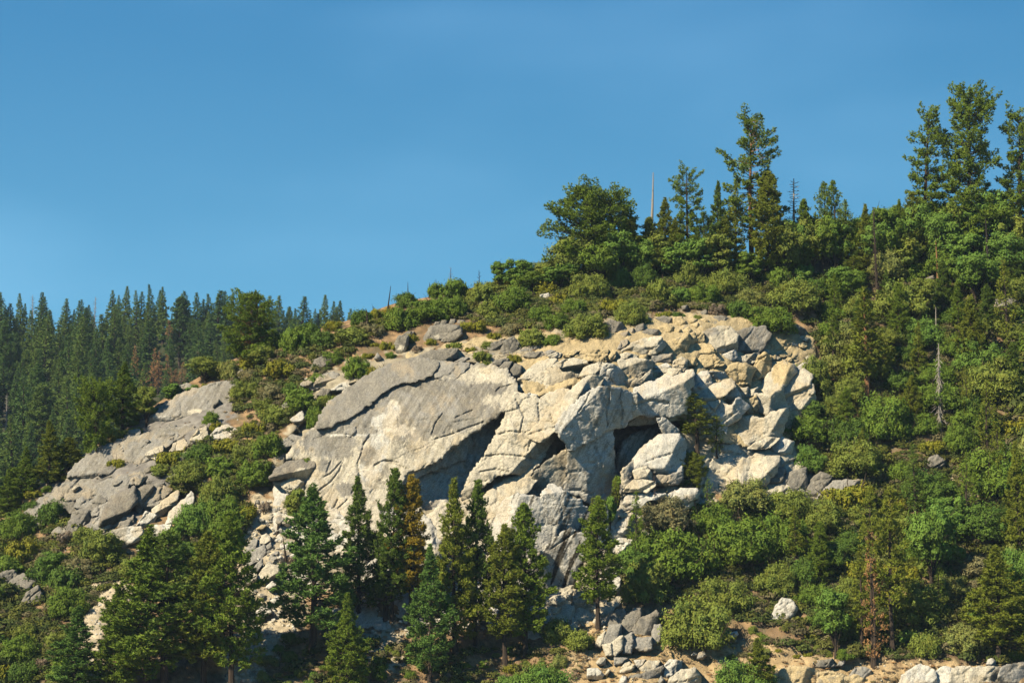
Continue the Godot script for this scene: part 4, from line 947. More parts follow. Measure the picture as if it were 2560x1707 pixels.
	# talus between the pines
	for e in [[[[415, 705], [460, 618], [560, 528], [672, 476], [685, 560], [622, 655], [480, 735]], 4], [[[395, 555], [460, 458], [520, 366], [574, 388], [545, 485], [500, 575]], 4], [[[605, 435], [640, 338], [702, 306], [755, 350], [755, 404], [670, 455]], 0], [[[375, 965], [430, 848], [500, 806], [564, 890], [545, 1005], [440, 1015]], 0], [[[585, 935], [650, 818], [720, 736], [864, 758], [865, 855], [702, 1015]], 0], [[[685, 695], [760, 598], [864, 556], [856, 645], [760, 695]], 4], [[[395, 1225], [500, 1206], [545, 1300], [440, 1405]], 5], [[[836, 145], [850, 68], [900, 46], [945, 90], [882, 185]], 4], [[[695, 1055], [780, 978], [845, 968], [834, 1024], [740, 1075]], 2], [[[530, 790], [590, 700], [640, 660], [640, 740], [580, 830]], 4], [[[900, 80], [960, 60], [1090, 70], [1100, 140], [1000, 200], [930, 160]], 0], [[[700, 480], [760, 430], [780, 520], [720, 580]], 4], [[[840, 620], [900, 600], [920, 640], [860, 670]], 2], [[[560, 240], [640, 180], [700, 190], [640, 250]], 3], [[[440, 1440], [560, 1340], [700, 1330], [760, 1400], [640, 1480], [500, 1520]], 2], [[[760, 1240], [860, 1180], [900, 1220], [820, 1280]], 2]]:
		boulder("angular talus block in the rockfall beside the tall pines", "talus blocks below the main slab", "T", e[0], 1.8, 0.2, -0.6, 0.6, 0.5, e[1], {"weather": 0.15, "cracks": 0.1, "planes": [[e[0][2][0], e[0][0][1], -0.5, 0.5]], "thick": 3.0})

func build_road_cut() -> void:
	var cut := Node3D.new()
	cut.name = numbered("rock_cut")
	add_child(cut)
	tag(cut, "cream and ochre rock cutting below the orange soil and pines", "cutting")
	for e in [["P", [[385, 1125], [520, 988], [604, 1030], [560, 1085], [470, 1135]], 0, 0.0], ["P", [[598, 962], [745, 946], [722, 1012], [640, 1065]], 2, 0.0], ["P", [[675, 1072], [800, 968], [945, 975], [905, 1065], [822, 1155], [740, 1145]], 0, 0.0], ["P", [[490, 1300], [530, 1198], [740, 1158], [985, 1055], [985, 1105], [862, 1235], [750, 1300]], 1, -0.3], ["P", [[1015, 1205], [1030, 1018], [1100, 956], [1255, 978], [1235, 1125], [1100, 1215]], 2, 0.0], ["P", [[1095, 1235], [1250, 1118], [1435, 1076], [1505, 1200], [1505, 1420], [1095, 1420]], 0, 0.0], ["P", [[-60, 1080], [80, 1076], [165, 1160], [120, 1215], [-60, 1205]], 2, 0.0], ["P", [[318, 922], [505, 928], [482, 1002], [318, 1024]], 4, 0.0], ["P", [[365, 1300], [430, 1178], [482, 1188], [495, 1300]], 2, 0.0], ["P", [[915, 1290], [970, 1178], [1005, 1230], [965, 1290]], 4, 0.0], ["P", [[60, 990], [120, 920], [190, 930], [180, 1010], [90, 1030]], 0, 0.0], ["P", [[400, 1080], [470, 1000], [530, 980], [545, 1010], [440, 1090]], 0, 0.0], ["P", [[180, 1160], [230, 1080], [260, 1100], [210, 1170]], 0, 0.0],
		["Q", [[225, 1025], [290, 938], [400, 926], [474, 960], [474, 1085], [400, 1095]], 4, 0.0], ["Q", [[130, 1400], [148, 1065], [300, 1036], [464, 1112], [505, 1400]], 3, 0.0], ["G", [[205, 1495], [300, 1475], [400, 1480], [470, 1500], [480, 1640], [190, 1640]], 3, 0.0], ["G", [[480, 1510], [560, 1500], [690, 1540], [700, 1640], [485, 1640]], 3, 0.0], ["Q", [[815, 1185], [900, 1018], [1090, 916], [1245, 968], [1265, 1200], [1000, 1420], [815, 1420]], 2, 0.0], ["Q", [[1250, 1012], [1380, 926], [1485, 948], [1444, 1034], [1405, 1400], [1250, 1400]], 2, 0.0], ["Q", [[1475, 985], [1560, 926], [1685, 928], [1705, 1000], [1610, 1400], [1415, 1400]], 0, 0.0], ["Q", [[1635, 1105], [1720, 956], [1850, 936], [2055, 948], [2085, 1100], [1960, 1420], [1635, 1420]], 0, 0.0], ["Q", [[2085, 962], [2200, 918], [2352, 898], [2600, 915], [2600, 1420], [1995, 1420], [2080, 1150]], 4, -0.7]]:
		rock(cut, "block", e[0], e[1], 1.6, 0.12 + e[3], -0.4, 0.6, 0.45, e[2], {"weather": 0.12, "cracks": 0.2, "streak": 0.8 if e[3] < -0.5 else 0.15, "rough": 0.45})

# ------------------------------------------------------------------ trees
var kinds := {}

func tube(v: PackedVector3Array, c: PackedColorArray, path: Array, radii: Array, sides: int, col: Color) -> void:
	var rings := []
	for k in path.size():
		var dir: Vector3 = (path[mini(k + 1, path.size() - 1)] - path[maxi(k - 1, 0)]).normalized()
		var u := dir.cross(Vector3(0.31, 0.2, 0.93)).normalized()
		var w := dir.cross(u)
		var ring := []
		for s in sides:
			var a := TAU * s / sides
			ring.append(path[k] + (u * cos(a) + w * sin(a)) * radii[k])
		rings.append(ring)
	for k in path.size() - 1:
		for s in sides:
			var s2 := (s + 1) % sides
			for p in [rings[k][s], rings[k + 1][s], rings[k][s2], rings[k][s2], rings[k + 1][s], rings[k + 1][s2]]:
				v.append(p)
				c.append(col)

func rv() -> Vector3:
	return Vector3(rng.randf_range(-1, 1), rng.randf_range(-1, 1), rng.randf_range(-1, 1))

func profile(shape: String, t: float) -> float:
	match shape:
		"fir": return pow(1.0 - t, 0.82) * (0.5 + 0.5 * smoothstep(0.0, 0.12, t)) * (0.86 + 0.14 * sin(t * 44.0))
		"cone": return pow(1.0 - t, 0.85) * (0.55 + 0.45 * smoothstep(0.0, 0.18, t))
		"column": return pow(1.0 - t, 0.5) * (0.65 + 0.35 * smoothstep(0.0, 0.2, t))
		"round": return sqrt(maxf(0.0, 1.0 - pow(2.0 * t - 0.85, 2.0) / 1.4))
		"flat": return 0.5 + 0.5 * sqrt(maxf(0.0, 1.0 - pow(1.7 * t - 0.95, 2.0)))
		_: return (0.78 * pow(1.0 - t * 0.92, 0.3) + 0.22 * sin(t * 9.0 + 1.0) * (1.0 - t)) * (0.75 + 0.25 * smoothstep(0.0, 0.25, t)) * 1.18

# o: nb branches, el0/el1 branch angle low/high, tl tuft length, tpm tufts per metre, k blades, gap, lean, limbs
func conifer(called: String, seed_: int, h: float, cb: float, cw: float, shape: String, o: Dictionary) -> void:
	rng.seed = seed_
	var v := PackedVector3Array()
	var c := PackedColorArray()
	var tv := PackedVector3Array()
	var tc := PackedColorArray()
	var lean := Vector3(o.get("lean", 0.0), 0, rng.randf_range(-0.02, 0.02))
	var wob := Vector3(rng.randf_range(-1, 1), 0, rng.randf_range(-1, 1)) * h * 0.012
	var path := []
	var radii := []
	var r0: float = o.get("r0", h * 0.0125 + 0.06)
	for k in 11:
		var t := k / 10.0
		path.append(Vector3(0, t * h, 0) + lean * h * t * t + wob * sin(t * 4.0))
		radii.append(r0 * (1.0 - 0.93 * t) + (r0 * 0.35 if k == 0 else 0.0) + 0.015)
	tube(tv, tc, path, radii, 7, Color.WHITE)
	var nb: int = o.get("nb", 90)
	var tl: float = o.get("tl", 0.55)
	var tpm: float = o.get("tpm", 5.0)
	var blades: int = o.get("k", 6)
	var gap: float = o.get("gap", 0.0)
	var el0: float = o.get("el0", -0.25)
	var el1: float = o.get("el1", 0.7)
	var lump := rng.randf() * 10.0
	for i in nb:
		var t := (i + rng.randf()) / nb
		t = 1.0 - pow(1.0 - t, o.get("pow", 1.15))
		var az := i * 2.39996 + rng.randf_range(-0.5, 0.5)
		# long and short sides: clumps of branches with gaps between them
		var side := n_soft.get_noise_3d(cos(az) * 5.0 + lump, t * h * 1.1, sin(az) * 5.0)
		if rng.randf() < gap and t < 0.92 or side < o.get("hole", -0.40) and gap > 0.12:
			continue
		var ln := maxf(0.25, cw * profile(shape, t) * (1.0 + o.get("ragged", 0.9) * side) * rng.randf_range(0.65, 1.22))
		var el := lerpf(el0, el1, t) + rng.randf_range(-0.3, 0.3)
		var dir := Vector3(cos(az) * cos(el), sin(el), sin(az) * cos(el))
		var y := cb + (1.0 - cb) * t
		var kk := minf(y * 10.0, 9.99)
		var p0: Vector3 = path[int(kk)].lerp(path[int(kk) + 1], kk - int(kk))
		var curve: float = o.get("curve", 0.12)
		if o.get("limbs", true):
			tube(tv, tc, [p0, p0 + dir * ln * 0.5, p0 + dir * ln * 0.92 + Vector3.UP * curve * ln], [0.02 + ln * 0.016, 0.015 + ln * 0.010, 0.012], 3, Color.WHITE)
		var cross_ := dir.cross(Vector3.UP).normalized()
		var nt := int(ceil(ln * tpm)) + 1
		var shade := rng.randf_range(0.82, 1.18)
		for j in nt:
			var s := lerpf(o.get("from", 0.25), 1.0, sqrt(rng.randf()))
			var q: Vector3 = p0 + dir * ln * s + Vector3.UP * (curve * ln * s * s + rng.randf_range(-0.5, 0.5) * o.get("fat", 0.9)) + cross_ * rng.randf_range(-1, 1) * ln * 0.42 * (1.2 - s) + rv() * 0.2
			var td: Vector3 = (dir * 0.6 + Vector3.UP * o.get("up", 0.55) + rv() * 0.55).normalized()
			var outw: Vector3 = (Vector3(q.x - p0.x, 0.0, q.z - p0.z).normalized() + Vector3.UP * 0.75).normalized()
			var tint := shade * rng.randf_range(0.75, 1.25)
			var tip: float = lerpf(1.0, o.get("tip", 0.75), t)
			var warm := rng.randf_range(-0.12, 0.16)
			var col := Color(tint * (1.0 + warm), tint, tint * (1.0 - warm * 0.5))
			for b in blades:
				var bd: Vector3 = (td + rv() * 0.85).normalized()
				var bl := tl * tip * rng.randf_range(0.65, 1.2)
				var sv: Vector3 = bd.cross(outw + rv() * 0.8).normalized() * bl * o.get("wide", 0.15)
				v.append(q - sv)
				v.append(q + bd * bl)
				v.append(q + sv)
				c.append(col)
				c.append(col)
				c.append(col)
	kinds[called] = {"h": h, "w": cw, "trunk": mesh_of(tv, tc), "crown": mesh_of(v, c) if v.size() else null}

func snag(called: String, seed_: int, h: float, cw: float, nb: int, o := {}) -> void:
	rng.seed = seed_
	var tv := PackedVector3Array()
	var tc := PackedColorArray()
	var path := []
	var radii := []
	var r0: float = o.get("r0", h * 0.015 + 0.08)
	for k in 9:
		var t := k / 8.0
		path.append(Vector3(sin(t * 3.0 + seed_) * 0.012 * h, t * h, cos(t * 2.0 + seed_) * 0.01 * h))
		radii.append(r0 * (1.0 - o.get("taper", 0.85) * t) + 0.02)
	tube(tv, tc, path, radii, 7, Color.WHITE)
	var bv := PackedVector3Array()
	var bc := PackedColorArray()
	for i in nb:
		var t: float = lerpf(o.get("cb", 0.25), 0.97, float(i) / nb)
		var az := i * 2.4 + rng.randf()
		var ln: float = cw * rng.randf_range(0.4, 1.1) * (1.15 - 0.85 * t)
		var el: float = o.get("el", -0.1) + rng.randf_range(-0.25, 0.25)
		var dir := Vector3(cos(az) * cos(el), sin(el), sin(az) * cos(el))
		var kk := minf(t * 8.0, 7.99)
		var p0: Vector3 = path[int(kk)].lerp(path[int(kk) + 1], kk - int(kk))
		var p1 := p0 + dir * ln * 0.6
		var p2: Vector3 = p1 + (dir * 0.4 + Vector3.UP * o.get("curl", 0.15) + rv() * 0.1) * ln
		tube(bv, bc, [p0, p1, p2], [0.08 + ln * 0.016, 0.06, 0.03], 3, Color.WHITE)
		for j in int(o.get("twigs", 2)):
			var q := p0.lerp(p2, rng.randf_range(0.3, 1.0))
			tube(bv, bc, [q, q + (dir + rv()).normalized() * ln * 0.3], [0.045, 0.025], 3, Color.WHITE)
	kinds[called] = {"h": h, "w": cw, "trunk": mesh_of(tv, tc), "branches": mesh_of(bv, bc) if bv.size() else null}

# brush and broadleaf trees: lumps of leaves round a dome or a raised crown
func leafy(called: String, seed_: int, w: float, h: float, lift: float, lumps: int, leaves: int, size: float, o := {}) -> void:
	rng.seed = seed_
	var v := PackedVector3Array()
	var c := PackedColorArray()
	var tv := PackedVector3Array()
	var tc := PackedColorArray()
	var ctr := []
	for k in lumps:
		var d := rv().normalized()
		var ch := (h - lift) * 0.5
		if lift <= 0.01:
			d.y = absf(d.y)
		var spread := rng.randf_range(0.40, 0.78)
		var cy: float = lift + ch if lift > 0.01 else 0.0
		var ry: float = ch if lift > 0.01 else h
		var p := Vector3(d.x * w * spread, cy + d.y * ry * spread, d.z * w * spread)
		var r: float = w * rng.randf_range(0.15, 0.34) * o.get("lump", 1.0)
		ctr.append([p, r, rng.randf_range(0.78, 1.25), rng.randf_range(-0.12, 0.14), Vector3(rng.randf_range(0.7, 1.35), rng.randf_range(0.6, 1.2), rng.randf_range(0.7, 1.35))])
		if k % 2 == 0:
			var root := Vector3(rng.randf_range(-0.12, 0.12) * w, -0.3, rng.randf_range(-0.12, 0.12) * w)
			if lift > 0.01:
				root = Vector3(0, lift * 0.8, 0)
			tube(tv, tc, [root, root.lerp(p, 0.5) + rv() * 0.15 * w * 0.3, p], [0.03 + 0.012 * h, 0.025 + 0.006 * h, 0.012], 4, Color.WHITE)
	for k in lumps / 5:
		# bare twigs that stick out of the leaves
		var d := rv().normalized()
		d.y = absf(d.y) + 0.25
		var from: Vector3 = ctr[k * 4 % lumps][0]
		tube(tv, tc, [from, from + d * w * 0.25, from + (d + rv() * 0.3) * w * 0.45], [0.05, 0.035, 0.015], 3, Color.WHITE)
	if lift > 0.01:
		tube(tv, tc, [Vector3(0, -0.4, 0), Vector3(0.05, lift * 0.5, 0), Vector3(0, lift + h * 0.2, 0.05)], [0.035 * h, 0.026 * h, 0.014 * h], 6, Color.WHITE)
	var total := 0.0
	for e in ctr:
		total += e[1] * e[1]
	for e in ctr:
		var n := int(leaves * e[1] * e[1] / total)
		for k in n:
			var u := rv().normalized()
			if rng.randf() < 0.6:
				u.y = absf(u.y)
			var lumpy := 1.0 + 0.75 * n_mid.get_noise_3d(u.x * 2.2 + e[0].x, u.y * 2.2 + e[0].y, u.z * 2.2)
			var p: Vector3 = e[0] + u * e[4] * e[1] * lumpy * (1.0 - 0.35 * pow(rng.randf(), 2.0) if rng.randf() > 0.1 else rng.randf_range(1.0, 1.45))
			if p.y < -0.3:
				continue
			var nn := (u + rv() * 0.6).normalized()
			var t1 := nn.cross(rv()).normalized() * size * rng.randf_range(0.6, 1.2)
			var t2 := nn.cross(t1).normalized() * size * rng.randf_range(0.35, 0.8)
			var tint: float = e[2] * rng.randf_range(0.72, 1.28)
			var warm: float = e[3] + rng.randf_range(-0.08, 0.08)
			var col := Color(tint * (1.0 + warm), tint, tint * (1.0 - warm))
			v.append(p - t1)
			v.append(p + t2 * 1.2)
			v.append(p + t1)
			c.append(col)
			c.append(col)
			c.append(col)
	kinds[called] = {"h": h, "w": w, "stem" if lift <= 0.01 else "trunk": mesh_of(tv, tc), "foliage" if lift <= 0.01 else "crown": mesh_of(v, c)}

func build_tree_kinds() -> void:
	# dense young pines
	for k in 5:
		conifer("pine%d" % k, 100 + k, 26.0, [0.15, 0.20, 0.12, 0.22, 0.17][k], [4.6, 3.9, 4.4, 3.6, 5.0][k], ["cone", "column", "cone", "column", "cone"][k], {"nb": 260, "tl": 0.54, "tpm": 9.0, "k": 8, "ragged": 0.85, "fat": 0.8, "gap": 0.04, "el0": -0.12, "el1": 0.85, "curve": 0.18, "wide": 0.17, "from": 0.45})
	# open pines with bare lower stems
	for k in 3:
		conifer("open_pine%d" % k, 120 + k, 26.0, [0.30, 0.26, 0.34][k], [3.6, 3.2, 3.0][k], ["column", "cone", "column"][k], {"nb": 150, "tl": 0.62, "tpm": 5.5, "k": 6, "gap": 0.18, "el0": -0.1, "el1": 0.7, "from": 0.35, "wide": 0.17})
	conifer("top_pine0", 129, 26.0, 0.66, 2.8, "column", {"nb": 70, "tl": 0.6, "tpm": 5.0, "k": 6, "gap": 0.15, "el0": -0.2, "el1": 0.7, "from": 0.35})
	# thin saplings
	conifer("sapling0", 131, 14.0, 0.15, 1.9, "column", {"nb": 90, "tl": 0.45, "tpm": 7.0, "k": 5, "gap": 0.25, "el0": 0.1, "el1": 0.8, "from": 0.45})
	# old pines on the hilltop
	for k in 4:
		conifer("old_pine%d" % k, 140 + k, 32.0, [0.36, 0.30, 0.22, 0.16][k], [5.2, 4.2, 6.6, 5.0][k], ["old", "old", "old", "old"][k], {"nb": [200, 240, 380, 320][k], "tl": 0.58, "tpm": 7.5, "k": 9, "gap": 0.14, "wide": 0.15, "fat": 0.9, "ragged": [1.4, 1.3, 1.1, 1.15][k], "hole": [-0.18, -0.20, -0.28, -0.26][k], "el0": -0.35, "el1": 0.55, "from": 0.45, "curve": 0.22, "pow": 1.0, "lean": [0.0, -0.05, 0.0, 0.02][k], "r0": 0.55})
	conifer("round_pine0", 151, 20.0, 0.12, 6.0, "round", {"nb": 260, "tl": 0.55, "tpm": 8.0, "k": 8, "fat": 1.2, "wide": 0.17, "gap": 0.06, "el0": -0.2, "el1": 0.6, "from": 0.4})
	conifer("round_pine1", 152, 20.0, 0.32, 5.0, "flat", {"nb": 170, "tl": 0.7, "tpm": 5.5, "k": 8, "fat": 1.4, "wide": 0.17, "gap": 0.12, "el0": -0.2, "el1": 0.35, "from": 0.45, "lean": 0.04})
	# firs of the far forest
	for k in 6:
		conifer("fir%d" % k, 160 + k, 30.0, [0.06, 0.10, 0.05, 0.14, 0.08, 0.20][k], [4.6, 3.8, 5.2, 3.4, 4.4, 4.0][k], "fir", {"nb": 250, "tl": 1.1, "tpm": 4.2, "k": 5, "gap": 0.03, "fat": 0.5, "ragged": 0.7, "tip": 0.35, "from": 0.35, "el0": -0.45, "el1": 0.5, "limbs": false, "wide": 0.17, "up": 0.1, "curve": 0.0})
	conifer("dead_fir0", 171, 20.0, 0.10, 2.8, "cone", {"nb": 90, "tl": 0.8, "tpm": 2.2, "k": 4, "gap": 0.2, "el0": -0.35, "el1": 0.35})
	conifer("dead_pine0", 172, 20.0, 0.10, 2.2, "column", {"nb": 80, "tl": 0.5, "tpm": 5.5, "k": 6, "gap": 0.15, "el0": -0.2, "el1": 0.4, "from": 0.3})
	conifer("bare_fir0", 173, 12.0, 0.10, 1.9, "cone", {"nb": 60, "tl": 0.4, "tpm": 1.6, "k": 3, "gap": 0.1, "el0": 0.0, "el1": 0.4, "wide": 0.06})
	snag("pole0", 181, 10.0, 0.5, 4, {"r0": 0.30, "twigs": 0})
	snag("pole1", 182, 16.0, 0.7, 14, {"r0": 0.42, "twigs": 0, "taper": 0.9})
	snag("snag0", 183, 18.0, 2.6, 64, {"twigs": 3, "el": 0.0})
	snag("snag1", 184, 18.0, 1.9, 90, {"twigs": 4, "el": -0.6, "curl": -0.25, "cb": 0.12})
	snag("snag2", 185, 8.0, 1.2, 14, {"twigs": 1, "el": 0.1, "curl": 0.5})
	snag("stump0", 186, 3.0, 0.2, 0, {"r0": 0.35, "taper": 0.35})
	for k in 4:
		leafy("oak%d" % k, 200 + k, [3.6, 3.0, 4.2, 2.6][k], [9.0, 9.5, 10.0, 8.0][k], [2.0, 1.6, 2.2, 1.4][k], [46, 40, 52, 34][k], 11000, 0.24)
	for k in 5:
		leafy("bush%d" % k, 220 + k, [2.6, 3.0, 2.4, 2.8, 3.2][k], [2.8, 2.6, 3.0, 2.2, 3.2][k], 0.0, [34, 42, 30, 38, 44][k], 9000, 0.19)
	for k in 4:
		leafy("big_bush%d" % k, 260 + k, [6.0, 6.4, 5.6, 6.2][k], [6.2, 5.4, 6.6, 5.8][k], 0.0, [90, 110, 80, 100][k], 20000, 0.26, {"lump": 0.72})
	for k in 3:
		leafy("low_bush%d" % k, 240 + k, [2.2, 2.6, 2.0][k], [1.1, 1.3, 1.0][k], 0.0, [30, 36, 26][k], 6000, 0.15, {"lump": 0.75})
	for k in 2:
		leafy("dry_bush%d" % k, 250 + k, 2.0, 1.7, 0.0, 16, 2200, 0.13, {"lump": 0.8})

# a plant of a kind, standing at a pixel of the hillside, as tall as the photograph shows it
func plant(called: String, kind: String, where: Vector3, height: float, width: float, leaf: String, bark: String, label: String, category: String, group := "", turn := -1.0, tilt := 0.0) -> Node3D:
	if kind.begins_with("bush") and width > 3.9:
		kind = "big_bush%d" % (kind.unicode_at(4) % 4)
	if kind.begins_with("oak"):
		height *= 1.16
		width *= 1.05
	var k: Dictionary = kinds[kind]
	var o := base(called, where)
	var sy: float = height / k.h
	var sx: float = width / k.w if width > 0.0 else sy
	if kind.begins_with("pole") or kind.begins_with("stump"):
		sx = maxf(sx, sy)
	elif kind.begins_with("snag"):
		sx = maxf(sx, sy * 0.8)
	o.rotation = Vector3(0, rng.randf() * TAU if turn < 0.0 else turn, tilt)
	o.scale = Vector3(sx, sy, sx)
	for p in ["trunk", "stem", "branches", "crown", "foliage"]:
		if k.get(p) != null:
			part(p, k[p], mats[leaf if p in ["crown", "foliage"] else bark], o)
	tag(o, label, category, group)
	return o

func stand(called: String, kind: String, px: float, top: float, by: float, half: float, leaf: String, bark: String, label: String, group := "", tilt := 0.0, category := "tree") -> void:
	var d := rough_land(px, by)
	var m := d / LENS
	var sink := 0.5
	plant(called, kind, at(px, by, d) - Vector3(0, sink, 0), (by - top) * m + sink, half * m * (1.25 if kind.begins_with("pine") or kind.begins_with("open") else 1.0), leaf, bark, label, category, group, -1.0, tilt)

func plant_far_forest() -> void:
	rng.seed = 501
	var spots := []
	# the skyline first, then rows down the slope
	var sky := [[-14, 790], [20, 755], [42, 730], [58, 755], [108, 738], [128, 790], [160, 742], [182, 770], [203, 745], [222, 760], [278, 722], [292, 735], [312, 712], [338, 722], [352, 726], [370, 708], [396, 722], [408, 714], [424, 780], [446, 730], [466, 724], [488, 728], [506, 745], [524, 732], [543, 730], [560, 726], [577, 728], [692, 775], [708, 778], [738, 768], [772, 790], [785, 768], [800, 770], [832, 750], [848, 748], [876, 768], [890, 775], [650, 790], [600, 760], [-50, 760], [-90, 740], [255, 800]]
	for s in sky:
		var by := keyed(FAR_RIDGE, s[0]) + rng.randf_range(4, 26)
		spots.append([s[0] + rng.randf_range(-3, 3), by, s[1], true])
	var y := 905.0
	while y < 1330.0:
		var x := -70.0
		var gap := lerpf(29.0, 46.0, (y - 900.0) / 400.0)
		while x < 920.0:
			var px := x + rng.randf_range(-12, 12)
			var py := y + rng.randf_range(-16, 16)
			var edge := keyed(RIDGE, px)
			var keep := true
			for z in [[334, 864, 955], [386, 870, 985], [417, 886, 975], [454, 905, 965], [360, 922, 990], [421, 800, 850], [13, 990, 1075]]:
				if absf(px - z[0]) < 26.0 and py > z[2] and py < z[2] + 110.0:
					keep = false
			if not keep:
				x += gap
				continue
			if py - 190.0 * 800.0 / far_depth(px, py) < edge and py < edge + 130.0:
				spots.append([px, py, 0.0, false])
			x += gap * rng.randf_range(0.75, 1.3)
		y += gap * 1.05
	for s in spots:
		var d := far_depth(s[0], s[1])
		var m := d / LENS
		var h: float = (s[1] - s[2]) * m if s[3] else rng.randf_range(19.0, 38.0) * (0.7 if rng.randf() < 0.3 else 1.0)
		var k := rng.randi() % 6
		var light := rng.randf() < 0.4
		var wide := rng.randf_range(0.15, 0.26)
		var look: String = ("tall " if h > 30.0 else ("short " if h < 23.0 else "mid-height ")) + ("slim " if wide < 0.18 else ("broad " if wide > 0.22 else "")) + ("light green" if light else "dark green") + (" high-crowned" if k == 5 or k == 3 else "") + " conifer "
		var place: String = "on the skyline of the far ridge" if s[3] else ("high on the far wooded slope" if s[1] < 1010.0 else "low on the far wooded slope")
		var odd: bool = rng.randf() < 0.16 and not s[3]
		plant("fir_tree", ("pine%d" % (k % 5)) if odd else "fir%d" % k, at(s[0], s[1], d) - Vector3(0, 0.6, 0), h, h * wide, "fir_far_light" if light else "fir_far", "bark_dark", look + place, "tree", look.strip_edges() + "s " + place)
	for s in [[334, 864, 955], [382, 870, 985], [394, 880, 985], [417, 886, 975], [454, 905, 965], [354, 922, 990], [368, 925, 985], [421, 800, 850], [436, 922, 970]]:
		var d := far_depth(s[0], s[2]) - 60.0
		plant("dead_fir_tree", "dead_fir0", at(s[0], s[2], d), (s[2] - s[1]) * d / LENS, 2.6 * rng.randf_range(0.9, 1.2), "needle_dead", "bark_dark", "rusty brown dead conifer among green firs of the far slope", "tree", "dead brown conifers on the far slope")
	for s in [[77, 735, 860], [234, 740, 850], [13, 984, 1075]]:
		var d := far_depth(s[0], s[2]) - 20.0
		plant("dead_snag", "snag0", at(s[0], s[2], d), (s[2] - s[1]) * d / LENS, 2.2, "needle_dead", "bark_grey", "bare grey dead trunk among the far forest conifers", "tree", "bare snags in the far forest")

